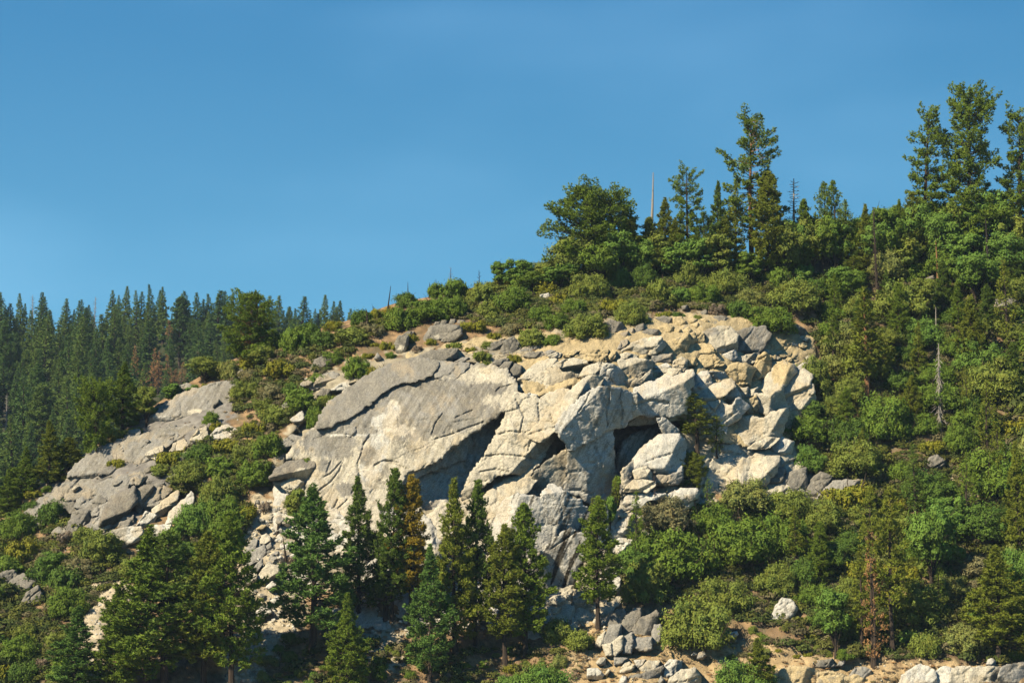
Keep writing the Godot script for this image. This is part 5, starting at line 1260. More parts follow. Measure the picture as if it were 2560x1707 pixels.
func plant_trees() -> void:
	rng.seed = 601
	var fg := "pines below the cliff"
	for e in [
		["pine0", 365, 1325, 1740, 105, "pine_green", "bark_dark", "broad full pine beside the thin gully of pale rubble"],
		["pine4", 292, 1472, 1745, 62, "pine_green", "bark_dark", "shorter bushy pine in front of the broad full pine"],
		["open_pine0", 410, 1340, 1740, 88, "pine_dark", "bark_dark", "dark pine with a visible black stem behind the broad full pine"],
		["pine3", 507, 1340, 1730, 60, "pine_olive", "bark_dark", "narrow olive pine beside the talus blocks"],
		["pine1", 577, 1294, 1740, 66, "pine_green", "bark_dark", "tall bright green pine at the edge of the talus"],
		["pine2", 190, 1522, 1745, 66, "pine_blue", "bark_dark", "small blue-green pine beside dark oak brush"],
		["pine4", 780, 1220, 1632, 100, "pine_blue", "bark_dark", "large spreading pine with long tiered limbs at the slab foot"],
		["pine2", 896, 1197, 1548, 58, "pine_dark", "bark_dark", "dark pine with a thick black stem in front of the main slab"],
		["pine1", 979, 1181, 1552, 40, "pine_dark", "bark_dark", "slender dark pine next to the yellow pine"],
		["pine3", 1028, 1197, 1546, 44, "pine_yellow", "bark_dark", "yellow-orange dying pine under the overhang"],
		["open_pine1", 963, 1348, 1556, 46, "pine_dark", "bark_dark", "short dark pine shaded between two taller pines"],
		["pine2", 1138, 1205, 1636, 62, "pine_olive", "bark_dark", "olive pine with a ragged tip beside a dark slim pine"],
		["pine1", 1188, 1212, 1612, 40, "pine_dark", "bark_dark", "slim dark green pine touching the ragged olive pine"],
		["pine0", 1074, 1371, 1712, 58, "pine_blue", "bark_dark", "blue-green pine standing before the sandy bank"],
		["pine0", 866, 1491, 1745, 50, "pine_green", "bark_dark", "young green pine at the end of the sandy bank"],
		["pine3", 1263, 1321, 1660, 48, "pine_olive", "bark_dark", "olive pine paired with a taller yellow-tipped pine"],
		["pine1", 1314, 1270, 1645, 50, "pine_green", "bark_dark", "tall pine with a yellowish tip against the streaked wall"],
		["pine3", 1496, 1251, 1568, 46, "pine_green", "bark_dark", "bright green pine rooted above the grey boulder cluster"],
		["sapling0", 1590, 1235, 1420, 26, "pine_green", "bark_dark", "thin pine sapling on the white ledges"],
		["sapling0", 1538, 1197, 1270, 13, "pine_olive", "bark_dark", "tiny pine sapling below the cave mouth"],
		["open_pine2", 1742, 985, 1135, 42, "pine_olive", "bark_dark", "sparse pine growing from a ledge of the cliff"],
		["sapling0", 1793, 1046, 1140, 22, "pine_olive", "bark_dark", "small pine next to the sparse ledge pine"],
		["dead_pine0", 2187, 1330, 1668, 30, "needle_dead", "bark_dark", "dying pine with a column of rust-coloured needles"],
		["top_pine0", 2183, 1228, 1665, 34, "pine_olive", "bark_dark", "green-topped pine rising through the rust-coloured pine"],
		["open_pine0", 2234, 1228, 1634, 50, "pine_olive", "bark_dark", "tall thin-crowned pine with a dark straight trunk on orange soil"],
		["open_pine1", 2154, 1371, 1640, 32, "pine_olive", "bark_dark", "short pine beside the rust-coloured dying pine"],
		["pine4", 2496, 1371, 1655, 76, "pine_olive", "bark_dark", "full olive pine above the shaded end of the road cut"],
		["pine2", 2553, 1108, 1420, 42, "pine_olive", "bark_dark", "olive pine on the upper slope above the full olive pine"],
		["pine2", 1899, 1600, 1770, 46, "pine_olive", "bark_dark", "young olive pine poking up before the road cut"],
		["open_pine1", 2170, 720, 1004, 58, "pine_olive", "bark_red", "lone olive pine with a brown trunk amid slope brush"],
		["sapling0", 1480, 1250, 1400, 20, "pine_olive", "bark_dark", "yellowish sapling behind the bright green pine"],
	]:
		stand("pine_tree", e[0], e[1], e[2], e[3], e[4], e[5], e[6], e[7], fg if e[3] > 1150 else "")
	for e in [
		["old_pine0", 1882, 292, 678, 70, "pine_green", "bark_red", "tallest old pine with an orange trunk and gappy crown on the hilltop", 0.0],
		["old_pine1", 2314, 273, 640, 54, "pine_green", "bark_dark", "leaning old pine with bare lower trunk on the hilltop", 0.0],
		["old_pine2", 2432, 234, 660, 84, "pine_green", "bark_dark", "broad dense old pine between two slimmer old pines", 0.0],
		["old_pine3", 2556, 288, 660, 66, "pine_green", "bark_dark", "old pine at the hilltop's far end beside the broad dense pine", 0.0],
		["pine1", 1920, 430, 702, 44, "pine_olive", "bark_dark", "dense olive pine under the tallest old pine", 0.0],
		["open_pine1", 1843, 464, 694, 30, "pine_olive", "bark_dark", "thin olive pine on the other side of the tallest old pine", 0.0],
		["pine2", 1797, 453, 690, 30, "pine_dark", "bark_dark", "pointed dark green pine on the hilltop", 0.0],
		["old_pine1", 1716, 418, 690, 42, "pine_green", "bark_dark", "twisted old pine with dead limbs near the tall pale pole", 0.0],
		["pine0", 1665, 495, 692, 42, "pine_olive", "bark_dark", "bushy olive pine behind the tall pale pole", 0.0],
		["round_pine0", 1462, 480, 700, 82, "pine_green", "bark_dark", "big round-crowned pine at the hilltop's edge", 0.0],
		["round_pine1", 1526, 495, 698, 52, "pine_green", "bark_dark", "flat-topped pine leaning beside the big round-crowned pine", 0.0],
		["open_pine0", 2066, 455, 660, 28, "pine_green", "bark_dark", "slim open pine with a rounded top, one of a pair", 0.0],
		["open_pine2", 2092, 451, 668, 24, "pine_green", "bark_dark", "slim pointed pine, the taller of a pair", 0.0],
		["pine3", 2208, 525, 670, 22, "pine_dark", "bark_dark", "small dark pine among bright oaks", 0.0],
		["pine3", 2426, 472, 660, 24, "pine_yellow", "bark_dark", "small yellow pine below the broad dense old pine", 0.0],
		["pine1", 1620, 545, 690, 30, "pine_olive", "bark_dark", "short olive pine at the base of the tall pale pole", 0.0],
		["pine1", 1990, 560, 690, 30, "pine_dark", "bark_dark", "short dark pine in front of the pale branched snag", 0.0],
		["pine2", 1580, 560, 700, 30, "pine_dark", "bark_dark", "dark pine close behind the flat-topped pine", 0.0], ["pine0", 1690, 545, 700, 34, "pine_olive", "bark_dark", "olive pine just below the twisted old pine", 0.0], ["open_pine0", 1762, 530, 700, 30, "pine_dark", "bark_dark", "dark open pine between the twisted pine and the pointed pine", 0.0], ["pine1", 1818, 540, 700, 30, "pine_olive", "bark_dark", "olive pine at the foot of the pointed dark green pine", 0.0], ["pine0", 1952, 545, 700, 34, "pine_green", "bark_dark", "green pine beyond the dense olive pine", 0.0], ["open_pine1", 2030, 540, 690, 28, "pine_olive", "bark_dark", "olive pine between the pale branched snag and the slim pair", 0.0], ["pine2", 2130, 575, 690, 28, "pine_dark", "bark_dark", "dark pine after the slim pair of pines", 0.0],
		["pine1", 2010, 500, 690, 26, "pine_green", "bark_dark", "pointed green pine behind the pale branched snag", 0.0], ["open_pine1", 2120, 500, 690, 28, "pine_green", "bark_dark", "open green pine standing just past the slim pair", 0.0], ["pine2", 2165, 510, 690, 30, "pine_olive", "bark_dark", "olive pine behind the dark bare snag", 0.0], ["pine0", 2252, 500, 690, 32, "pine_green", "bark_dark", "green pine rising out of the bright oaks", 0.0], ["open_pine0", 2285, 480, 690, 30, "pine_olive", "bark_dark", "olive pine at the foot of the leaning old pine", 0.0], ["pine3", 1578, 540, 700, 26, "pine_olive", "bark_dark", "slim olive pine just before the tall pale pole", 0.0],
		["open_pine2", 2135, 640, 740, 28, "pine_olive", "bark_dark", "small olive pine behind the dark bare snag", 0.0],
		["round_pine0", 625, 743, 912, 64, "pine_green", "bark_red", "bright rounded pine on the shoulder in front of the far forest", 0.0],
		["pine0", 306, 908, 1084, 46, "pine_green", "bark_dark", "full green pine behind the grey shoulder", 0.0],
		["round_pine1", 240, 970, 1168, 36, "pine_green", "bark_dark", "crooked pine leaning out of the grey shoulder slab", -0.04],
		["pine2", 120, 1053, 1215, 36, "pine_olive", "bark_dark", "olive pine on the lower edge of the shoulder", 0.0],
		["pine1", 170, 1095, 1180, 28, "pine_olive", "bark_dark", "small olive pine just below the crooked pine", 0.0],
		["pine0", 60, 1120, 1260, 34, "pine_green", "bark_dark", "green pine low on the shoulder's edge", 0.0],
		["pine2", 20, 1170, 1290, 30, "pine_green", "bark_dark", "lowest green pine beside the far forest", 0.0],
	]:
		stand("pine_tree", e[0], e[1], e[2], e[3], e[4], e[5], e[6], e[7], "", e[8])
	for e in [
		["oak2", 1985, 560, 690, 50, "oak_bright", "bright oak before the pale branched snag"], ["oak0", 2060, 545, 690, 50, "oak_dark", "dark oak between the slim pines and the pale snag"], ["oak1", 2210, 520, 690, 50, "oak_dark", "dark oak behind the spreading bright oak"], ["oak0", 2155, 545, 672, 44, "oak_bright", "bright green oak behind the dark bare snag"], ["oak1", 2243, 545, 675, 46, "oak_bright", "bright oak next to the small dark pine"], ["oak2", 2302, 525, 678, 58, "oak_bright", "wide bright oak under the leaning old pine"],
		["oak2", 2474, 500, 682, 78, "oak_bright", "largest pale green oak under the broad dense old pine"], ["oak1", 2396, 510, 675, 46, "oak_olive", "olive oak between the leaning pine and the broad pine"], ["oak0", 2034, 545, 690, 52, "oak_olive", "olive oak below the pair of slim pines"],
		["oak3", 2532, 530, 690, 50, "oak_olive", "olive oak beneath the last old pine"], ["oak0", 1602, 600, 705, 46, "oak_bright", "bright oak at the foot of the flat-topped pine"], ["oak3", 1697, 605, 708, 50, "oak_bright", "bright oak below the twisted old pine"],
		["oak1", 1757, 600, 708, 46, "oak_bright", "bright oak under the pointed dark green pine"], ["oak2", 1430, 600, 722, 62, "oak_olive", "grey-green oak below the big round-crowned pine"], ["oak0", 1372, 650, 722, 46, "oak_olive", "olive oak at the end of the hilltop grove"],
		["oak3", 1295, 648, 722, 44, "oak_bright", "blue-green oak against the sky apart from the grove"], ["oak1", 1250, 655, 724, 24, "oak_bright", "narrow oak against the sky beside the blue-green oak"], ["oak0", 2110, 672, 750, 46, "oak_bright", "pale green oak lower down the hilltop"],
		["oak1", 2310, 700, 800, 40, "oak_olive", "olive oak amid brush below the brown stump"], ["oak0", 2330, 1275, 1480, 66, "oak_bright", "vivid green oak beside the tall thin-crowned pine"], ["oak3", 2380, 1240, 1370, 55, "oak_bright", "pale oak with grey limbs above the vivid green oak"],
		["oak2", 2545, 1390, 1560, 50, "oak_bright", "vivid oak behind the full olive pine"], ["oak3", 742, 1222, 1330, 34, "oak_olive", "light oak at the foot of the slab behind the spreading pine"], ["oak3", 1526, 1240, 1322, 20, "oak_bright", "small oak in the gully below the cave"],
		["oak3", 1548, 1190, 1240, 20, "oak_dark", "dark shrubby oak in the shade of the cave"], ["oak3", 1370, 1335, 1385, 22, "oak_bright", "little oak growing from the streaked wall"], ["oak1", 365, 970, 1066, 32, "oak_olive", "olive oak behind the perched grey boulder"],
		["oak2", 512, 898, 960, 44, "oak_olive", "wide olive oak on the shoulder skyline"], ["oak3", 432, 958, 1010, 28, "oak_bright", "bright bushy oak next to the perched grey boulder"], ["oak0", 650, 868, 930, 34, "oak_olive", "olive oak beside the bright rounded pine"],
		["oak1", 2090, 1480, 1640, 46, "oak_bright", "bright oak at the foot of the rust-coloured pine"],
		["oak2", 1545, 590, 712, 58, "oak_bright", "bright oak filling the gap beneath the flat-topped pine"], ["oak3", 1640, 585, 700, 52, "oak_olive", "olive oak round the foot of the tall pale pole"], ["oak1", 1800, 590, 712, 50, "oak_olive", "olive oak beside the tallest pine's trunk"], ["oak2", 1960, 570, 705, 58, "oak_olive", "spreading olive oak beside the dense olive pine"], ["oak0", 1500, 620, 722, 56, "oak_dark", "dark oak under the big round-crowned pine"], ["oak3", 1870, 630, 712, 44, "oak_dark", "dark low oak in front of the tallest pine's trunk"], ["oak1", 2090, 560, 690, 50, "oak_bright", "bright oak in front of the pair of slim pines"], ["oak2", 2200, 570, 690, 56, "oak_bright", "spreading bright oak around the small dark pine"], ["oak0", 2360, 540, 690, 56, "oak_bright", "bright oak below the leaning old pine's crown"], ["oak3", 2260, 590, 700, 56, "oak_olive", "olive oak in front of two bright oaks"], ["oak1", 2420, 590, 712, 64, "oak_bright", "full bright oak in front of the broad dense pine"], ["oak2", 2520, 590, 720, 64, "oak_bright", "full bright oak at the hilltop's far end"], ["oak0", 1330, 680, 735, 48, "oak_dark", "dark oak low on the grove's sloping edge"], ["oak3", 1400, 660, 728, 52, "oak_bright", "bright oak before the grey-green oak"],
		["oak0", 2440, 640, 760, 60, "oak_bright", "bright oak on the upper slope beside a dark leaning pole"],
	]:
		stand("oak_tree", e[0], e[1], e[2], e[3], e[4], e[5], "bark_dark", e[6])
	var young := RandomNumberGenerator.new()
	young.seed = 42
	for e in [[2085, 900, 60], [2250, 870, 70], [2430, 930, 80], [2120, 1110, 60], [2300, 960, 66], [2470, 1130, 76], [1990, 1420, 66], [2400, 850, 66], [2520, 860, 90], [2290, 1300, 80], [2420, 1330, 84], [1770, 1340, 60], [2050, 1480, 74], [2350, 1560, 60], [2220, 790, 50], [2500, 1250, 80], [2090, 800, 50], [2150, 880, 56], [2360, 780, 56], [2470, 850, 60], [2540, 1010, 66], [2280, 1080, 60], [2160, 1200, 56], [2420, 1060, 60], [1680, 1460, 54], [2540, 760, 60]]:
		var kind: String = ["pine1", "open_pine1", "pine3", "sapling0"][young.randi() % 4]
		var leaf: String = ["pine_olive", "pine_green", "pine_dark"][young.randi() % 3]
		var look: String = ("short " if e[2] < 60 else ("tall " if e[2] > 72 else "")) + {"pine1": "dense", "open_pine1": "open-crowned", "pine3": "narrow", "sapling0": "thin"}[kind] + " " + {"pine_olive": "olive", "pine_green": "green", "pine_dark": "dark green"}[leaf]
		stand("young_pine", kind, e[0], e[1] - e[2] * 2.3, e[1], e[2] * 0.36, leaf, "bark_dark", look + " young pine poking through brush on the wooded slope", look + " young pines in the slope brush")
	stand("pine_shrub", "round_pine0", 1728, 1138, 1222, 42, "pine_olive", "bark_dark", "rounded pine shrub clinging to the ledge below the sparse pine", "", 0.0, "shrub")
	for e in [
		["pole1", 1622, 426, 668, 6, "bark_grey", "tall pale branchless pole tapering to a point", -0.05], ["snag0", 1989, 443, 640, 36, "bark_grey", "pale dead pine with many short bare limbs on the hilltop", 0.0],
		["snag1", 2193, 514, 742, 18, "bark_dark", "dark bare snag with drooping twigs amid bright oaks", 0.0], ["pole1", 2474, 541, 770, 6, "bark_burnt", "dark leaning pole in front of the pale green oak", -0.045],
		["pole0", 2346, 598, 716, 6, "bark_red", "brown broken trunk beside the dark hilltop boulder", -0.04], ["stump0", 2298, 704, 742, 3, "bark_red", "short brown stump on the upper slope", 0.0],
		["snag1", 2354, 857, 1080, 24, "bark_grey", "grey dead fir bristling with fine twigs on the slope", 0.0], ["pole0", 2343, 766, 865, 4, "bark_grey", "thin grey pole above the bristling dead fir", 0.06],
		["pole0", 966, 714, 800, 4, "bark_burnt", "charred pole leaning over golden foliage", -0.18], ["pole0", 1020, 704, 745, 3, "bark_burnt", "short charred pole standing by itself above the brush", 0.0],
		["pole0", 1073, 706, 745, 3, "bark_burnt", "charred pole, the shorter of two close together", 0.0], ["pole0", 1090, 697, 745, 3, "bark_burnt", "charred pole, the taller of two close together", 0.0],
		["snag2", 1197, 674, 728, 10, "bark_burnt", "charred snag with upcurved stubs above the brush", 0.0], ["snag0", 1639, 1185, 1352, 6, "bark_dark", "thin dead pole before the white ledges", 0.0],
		["snag2", 915, 775, 822, 24, "bark_dark", "bare twiggy dead shrub on the brushy skyline", 0.0], ["snag2", 1944, 790, 832, 34, "bark_grey", "bleached dead bush on the brow beside the ochre blocks", 0.3],
		["pole0", 1660, 685, 725, 5, "bark_dark", "short dark trunk under the hilltop oaks", 0.1], ["snag2", 2385, 1570, 1610, 24, "bark_grey", "bleached root tangle on the slope above the road cut", 0.0],
	]:
		stand("dead_tree" if e[0] != "stump0" else "stump", e[0], e[1], e[2], e[3], e[4], "needle_dead", e[5], e[6], "", e[7])
	stand("dead_fir_tree", "bare_fir0", 1127, 669, 735, 15, "needle_dead", "bark_burnt", "small dead fir with thin reddish needles against the sky")
	stand("dead_fir_tree", "dead_fir0", 2120, 640, 690, 14, "needle_dead", "bark_dark", "small rusty fir among green hilltop oaks")
	stand("dead_fir_tree", "dead_fir0", 2282, 675, 708, 10, "needle_dead", "bark_dark", "small tan dead fir by the brown stump")
	# leaning dead trunks over the talus
	stand("dead_tree", "pole0", 715, 1340, 1395, 6, "needle_dead", "bark_dark", "dark leaning trunk crossing the talus beside the spreading pine", "", 0.30)
	stand("dead_tree", "pole0", 690, 1285, 1335, 6, "needle_dead", "bark_dark", "dark leaning trunk higher on the talus", "", 0.22)

# ------------------------------------------------------------------ brush
func plant_bushes() -> void:
	rng.seed = 701
	# label, outline, size range, spacing, chance of each kind, how many at most
	var zones := [
		["the slope beside the cliff", [[1960, 775], [2100, 700], [2620, 650], [2620, 1620], [2300, 1640], [2060, 1560], [1850, 1545], [1700, 1500], [1560, 1480], [1560, 1370], [1640, 1310], [1720, 1262], [1900, 1252], [2010, 1300], [2190, 1215], [2030, 1185], [1990, 1095], [2050, 1010], [2060, 880]], 42.0, 112.0, 0.74, 1],
		["the brow above the cliff", [[960, 805], [1150, 745], [1360, 720], [1850, 700], [2060, 700], [1960, 775], [1900, 800], [1700, 780], [1560, 790], [1430, 830], [1350, 845], [1270, 835], [1080, 800], [1000, 830]], 36.0, 66.0, 0.76, 2],
		["the slope above the grey shoulder", [[570, 930], [700, 880], [900, 820], [1000, 810], [900, 880], [800, 945], [740, 1040], [690, 1110], [680, 1180], [630, 1250], [560, 1220], [450, 1240], [380, 1170], [530, 1090], [650, 1060], [590, 1010], [560, 960]], 32.0, 58.0, 0.80, 3],
		["the lower slope under the shoulder", [[0, 1350], [120, 1300], [220, 1320], [260, 1400], [330, 1400], [440, 1350], [470, 1260], [620, 1260], [590, 1400], [520, 1480], [400, 1500], [300, 1440], [180, 1560], [190, 1720], [-40, 1720], [-40, 1360]], 40.0, 74.0, 0.76, 4],
		["the skyline brush behind the slab", [[640, 880], [762, 836], [871, 804], [980, 764], [1143, 732], [1300, 700], [1500, 678], [1500, 720], [1300, 730], [1000, 800], [870, 830], [700, 890]], 30.0, 46.0, 0.74, 2],
		["the brow between the dark boulders", [[900, 880], [1000, 830], [1100, 800], [1250, 790], [1330, 850], [1400, 850], [1480, 850], [1300, 885], [1200, 885], [1100, 860], [1020, 885], [940, 905]], 16.0, 30.0, 0.95, 8],
		["the stony brow over the jointed blocks", [[1420, 850], [1500, 830], [1600, 800], [1700, 785], [1860, 785], [1960, 800], [1940, 815], [1800, 805], [1700, 800], [1600, 815], [1500, 850]], 16.0, 34.0, 0.9, 8],
		["the edge of the grey shoulder", [[-50, 1310], [110, 1215], [220, 1138], [330, 1066], [440, 996], [560, 932], [690, 880], [640, 905], [500, 985], [340, 1075], [190, 1190], [60, 1290]], 18.0, 32.0, 1.0, 5],
		["the sandy ground under the pines", [[640, 1690], [700, 1600], [880, 1590], [1050, 1640], [1230, 1640], [1400, 1590], [1420, 1660], [1250, 1720], [640, 1730]], 14.0, 34.0, 1.2, 6],
		["the orange soil above the road cut", [[1700, 1590], [1900, 1560], [2100, 1590], [2300, 1600], [2560, 1590], [2560, 1650], [2300, 1660], [2060, 1640], [1750, 1650]], 14.0, 30.0, 1.0, 7],
	]
	var fixed := [
		# kind, x, base y, half width, height px, leaf, label
		["bush0", 948, 1690, 32, 52, "oak_dark", "round green bush alone on the sandy bank"], ["bush1", 1360, 1740, 90, 90, "oak_bright", "large bright bush before the road cut's end"], ["bush4", 1275, 1745, 60, 80, "oak_bright", "bright bush joined to a larger bush before the road cut"],
		["bush4", 1860, 1730, 95, 105, "oak_bright", "wide pale green bush in front of the cream rock cutting"], ["bush2", 1450, 1620, 42, 60, "oak_olive", "grey-green bush beside the grey boulder cluster"], ["bush3", 1395, 1600, 50, 62, "oak_olive", "olive bush between the yellow-tipped pine and the boulders"],
		["bush1", 1740, 1610, 110, 130, "oak_olive", "big olive oak bush above the white slab of rock"], ["bush4", 1700, 1440, 130, 150, "oak_dark", "huge dark oak thicket at the centre of the green mass"], ["bush0", 1850, 1400, 120, 140, "oak_dark", "dark oak thicket below the grey slabs"],
		["bush2", 1620, 1500, 80, 130, "oak_olive", "olive thicket above the grey boulder cluster"], ["bush1", 1950, 1380, 90, 110, "oak_dark", "dark thicket next to the low grey slabs"], ["bush4", 1810, 1530, 90, 110, "oak_olive", "olive thicket above the pale pointed boulder"],
		["bush4", 1075, 800, 75, 72, "oak_dark", "wide dark green oak bush on the skyline above the boulders"], ["bush1", 1000, 820, 46, 60, "oak_dark", "dark bush at the end of the skyline thicket"], ["bush0", 1130, 790, 50, 66, "oak_dark", "rounded dark bush under the small dead fir"],
		["bush3", 1280, 775, 70, 62, "oak_dark", "broad dark bush above the stony gully"], ["bush2", 1330, 865, 42, 60, "oak_olive", "olive bush leaning over the steep grey boulder"], ["bush4", 1465, 845, 72, 82, "oak_olive", "large olive bush over the shadowed brow"], ["bush1", 1580, 810, 58, 70, "oak_olive", "olive bush behind the brow's round boulders"],
		["bush0", 1925, 830, 80, 88, "oak_dark", "round green oak bush above the grey streaked block"], ["bush2", 890, 940, 42, 66, "oak_dark", "glossy dark green bush at the top of the slab"], ["low_bush1", 950, 945, 44, 30, "brush_yellow", "low yellow-green shrub beside the glossy dark bush"],
		["bush4", 640, 1210, 66, 78, "oak_dark", "large dark round bush beside the main slab"], ["bush1", 480, 1200, 60, 60, "oak_olive", "olive bush on the shoulder below the grey slab"], ["bush2", 545, 1190, 46, 66, "oak_dark", "dark bush between the olive bush and the large round bush"],
		["bush0", 525, 1060, 24, 38, "oak_dark", "small vivid green bush on the grey slab"], ["low_bush0", 540, 1075, 22, 24, "brush_yellow", "low yellow shrub beneath the small vivid bush"], ["bush3", 790, 1060, 30, 52, "oak_dark", "dark bush against the edge of the slab"],
		["low_bush1", 820, 1010, 48, 26, "oak_olive", "low olive shrub trailing along the slab's edge"], ["low_bush2", 768, 1160, 16, 22, "oak_olive", "small olive tuft on the tan capped boulder"],
		["bush4", 490, 1330, 70, 100, "oak_bright", "bright green thicket above the tall pines"], ["bush1", 560, 1330, 66, 100, "oak_dark", "green thicket beside the talus"], ["bush0", 175, 1535, 70, 90, "oak_dark", "dark glossy oak bush above the thin rubble gully"], ["bush2", 50, 1650, 66, 84, "oak_dark", "dark oak bush at the foot of the slope"],
		["low_bush1", 1185, 825, 46, 26, "brush_yellow", "bright yellow-green shrub behind the large dark boulder"], ["low_bush0", 1400, 762, 34, 34, "brush_yellow", "mossy yellow-green shrub above the gully"], ["low_bush1", 1370, 735, 52, 30, "brush_yellow", "yellow-green mat below the grey-green oak"],
		["low_bush2", 1135, 870, 28, 18, "oak_olive", "low olive shrub below the large dome-shaped boulder"], ["low_bush0", 1205, 895, 30, 22, "oak_olive", "small olive shrub on the brow ledge"], ["low_bush1", 1215, 920, 30, 20, "oak_olive", "flat olive shrub on the brow's bare edge"], ["low_bush2", 1285, 905, 24, 24, "brush_yellow", "yellowish shrub above the dark rounded boulders"],
		["dry_bush0", 740, 1410, 30, 36, "brush_dry", "brown dry shrub on the talus"], ["dry_bush1", 660, 1280, 30, 40, "brush_dry", "grey dry shrub above the talus"], ["dry_bush0", 930, 835, 36, 40, "brush_grey", "grey half-dead bush on the skyline"], ["bush1", 2210, 1090, 90, 120, "oak_dark", "big dark oak bush in the middle of the wooded slope"], ["bush4", 2010, 1100, 78, 86, "oak_dark", "dark oak bush overlapping the cliff's edge"], ["bush3", 2030, 980, 62, 100, "oak_olive", "olive bush hanging over the cream blocks"],
		["dry_bush1", 975, 790, 20, 40, "pine_yellow", "golden dying foliage at the charred leaning pole"], ["low_bush2", 290, 1165, 30, 22, "brush_yellow", "yellow shrub by the crooked pine's roots"], ["low_bush1", 310, 1095, 50, 26, "brush_yellow", "yellow-olive shrub along the shoulder's rim"], ["low_bush0", 340, 1082, 24, 18, "oak_olive", "olive tuft on the shoulder's rim"],
	]
	# open ground in front of rocks and trunks that show
	var taken := [Vector3(240, 1480, 50), Vector3(210, 1570, 45), Vector3(60, 1500, 55), Vector3(100, 1545, 45), Vector3(20, 1570, 40), Vector3(1960, 1545, 45), Vector3(1965, 1590, 40), Vector3(2345, 1170, 40), Vector3(2400, 1190, 45), Vector3(1830, 1600, 40), Vector3(2235, 1650, 40), Vector3(2190, 1680, 40), Vector3(2480, 760, 30), Vector3(2300, 735, 22), Vector3(2180, 1010, 25), Vector3(2354, 1085, 20)]
	for e in fixed:
		var d := rough_land(e[1], e[2])
		var m := d / LENS
		plant("bush", e[0], at(e[1], e[2], d) - Vector3(0, 0.3, 0), e[4] * m, e[3] * m, e[5], "bark_dark", e[6], "bush")
		taken.append(Vector3(e[1], e[2], e[3] * 0.75))
	var names := {"oak_dark": "dark green", "oak_olive": "olive green", "oak_deep": "deep green", "oak_pale": "pale olive", "oak_bright": "bright green", "brush_yellow": "low yellow-green", "brush_grey": "grey-green", "brush_dry": "brown dry"}
	for z in zones:
		var poly := crop("S", z[1])
		var lo := Vector2(1e9, 1e9)
		var hi := -lo
		for p in poly:
			lo = lo.min(p)
			hi = hi.max(p)
		var tries := int((hi.x - lo.x) * (hi.y - lo.y) / (z[2] * z[2]) * 6.0)
		for i in tries:
			var q := Vector2(rng.randf_range(lo.x, hi.x), rng.randf_range(lo.y, hi.y))
			if not Geometry2D.is_point_in_polygon(q, poly):
				continue
			var half := rng.randf_range(z[2], z[3])
			var ok := true
			for t in taken:
				var dx: float = q.x - t.x
				var dy: float = (q.y - t.y) * 1.35
				if dx * dx + dy * dy < pow((half * 0.75 + t.z) * z[4], 2.0):
					ok = false
					break
			if not ok or q.y < keyed(RIDGE, q.x) + 6.0 or q.x > 2560.0 + half * 0.6 or q.x < -half * 0.6:
				continue
			var s := rng.randf()
			var leaf := "oak_dark"
			var kind := "bush%d" % (rng.randi() % 5)
			var tall := rng.randf_range(0.95, 1.45)
			var mix: Array = {1: [0.42, 0.78, 0.86, 0.94, 0.98], 2: [0.36, 0.68, 0.74, 0.93, 0.97], 3: [0.36, 0.72, 0.76, 0.90, 0.97], 4: [0.34, 0.70, 0.76, 0.90, 0.97], 5: [0.2, 0.62, 0.66, 0.92, 0.98], 6: [0.2, 0.5, 0.62, 0.78, 0.88], 7: [0.2, 0.45, 0.5, 0.75, 0.88], 8: [0.15, 0.5, 0.52, 0.85, 0.95]}[z[5]]
			if s > mix[4]:
				leaf = "brush_dry"
				kind = "dry_bush%d" % (rng.randi() % 2)
				half *= 0.7
			elif s > mix[3]:
				leaf = "brush_grey"
				tall *= 0.8
			elif s > mix[2]:
				leaf = "brush_yellow"
				kind = "low_bush%d" % (rng.randi() % 3)
				tall *= 0.62
			elif s > mix[1]:
				leaf = "oak_bright"
			elif s > mix[0]:
				leaf = "oak_olive"
			var tone := rng.randf()
			if leaf == "oak_dark" and tone < 0.4:
				leaf = "oak_deep"
			elif leaf == "oak_olive" and tone < 0.25:
				leaf = "oak_pale"
			taken.append(Vector3(q.x, q.y, half * 0.75))
			var d := rough_land(q.x, q.y)
			var m := d / LENS
			var rel: float = (half - z[2]) / (z[3] - z[2])
			var size: String = "small " if rel < 0.33 else ("large " if rel > 0.67 else "mid-sized ")
			var shape: String = "tall domed " if tall > 1.25 else ("spreading " if tall < 1.05 else "rounded ")
			var look: String = size + shape + names[leaf]
			plant("bush", kind, at(q.x, q.y, d) - Vector3(0, 0.35, 0), half * tall * m, half * m, leaf, "bark_dark", "%s bush growing on %s" % [look, z[0]], "bush", "%s bushes on %s" % [look, z[0]])

# ------------------------------------------------------------------ loose stones and undergrowth
func stone_mesh(seed_: int) -> ArrayMesh:
	rng.seed = seed_
	var s := SphereMesh.new()
	s.radius = 1.0
	s.height = 2.0
	s.radial_segments = 8
	s.rings = 4
	var a := s.get_mesh_arrays()
	var v: PackedVector3Array = a[Mesh.ARRAY_VERTEX]
	var cuts := []
	for k in 9:
		cuts.append([rv().normalized(), rng.randf_range(0.45, 0.8)])
	for k in v.size():
		var p := v[k]
		for cut in cuts:
			var over: float = p.dot(cut[0]) - cut[1]
			if over > 0.0:
				p -= cut[0] * over
		v[k] = p * Vector3(1.0, 0.75, 0.85)
	var ix: PackedInt32Array = a[Mesh.ARRAY_INDEX]
	var fv := PackedVector3Array()
	var fc := PackedColorArray()
	for k in ix:
		fv.append(v[k])
		fc.append(Color.WHITE)
	return mesh_of(fv, fc)

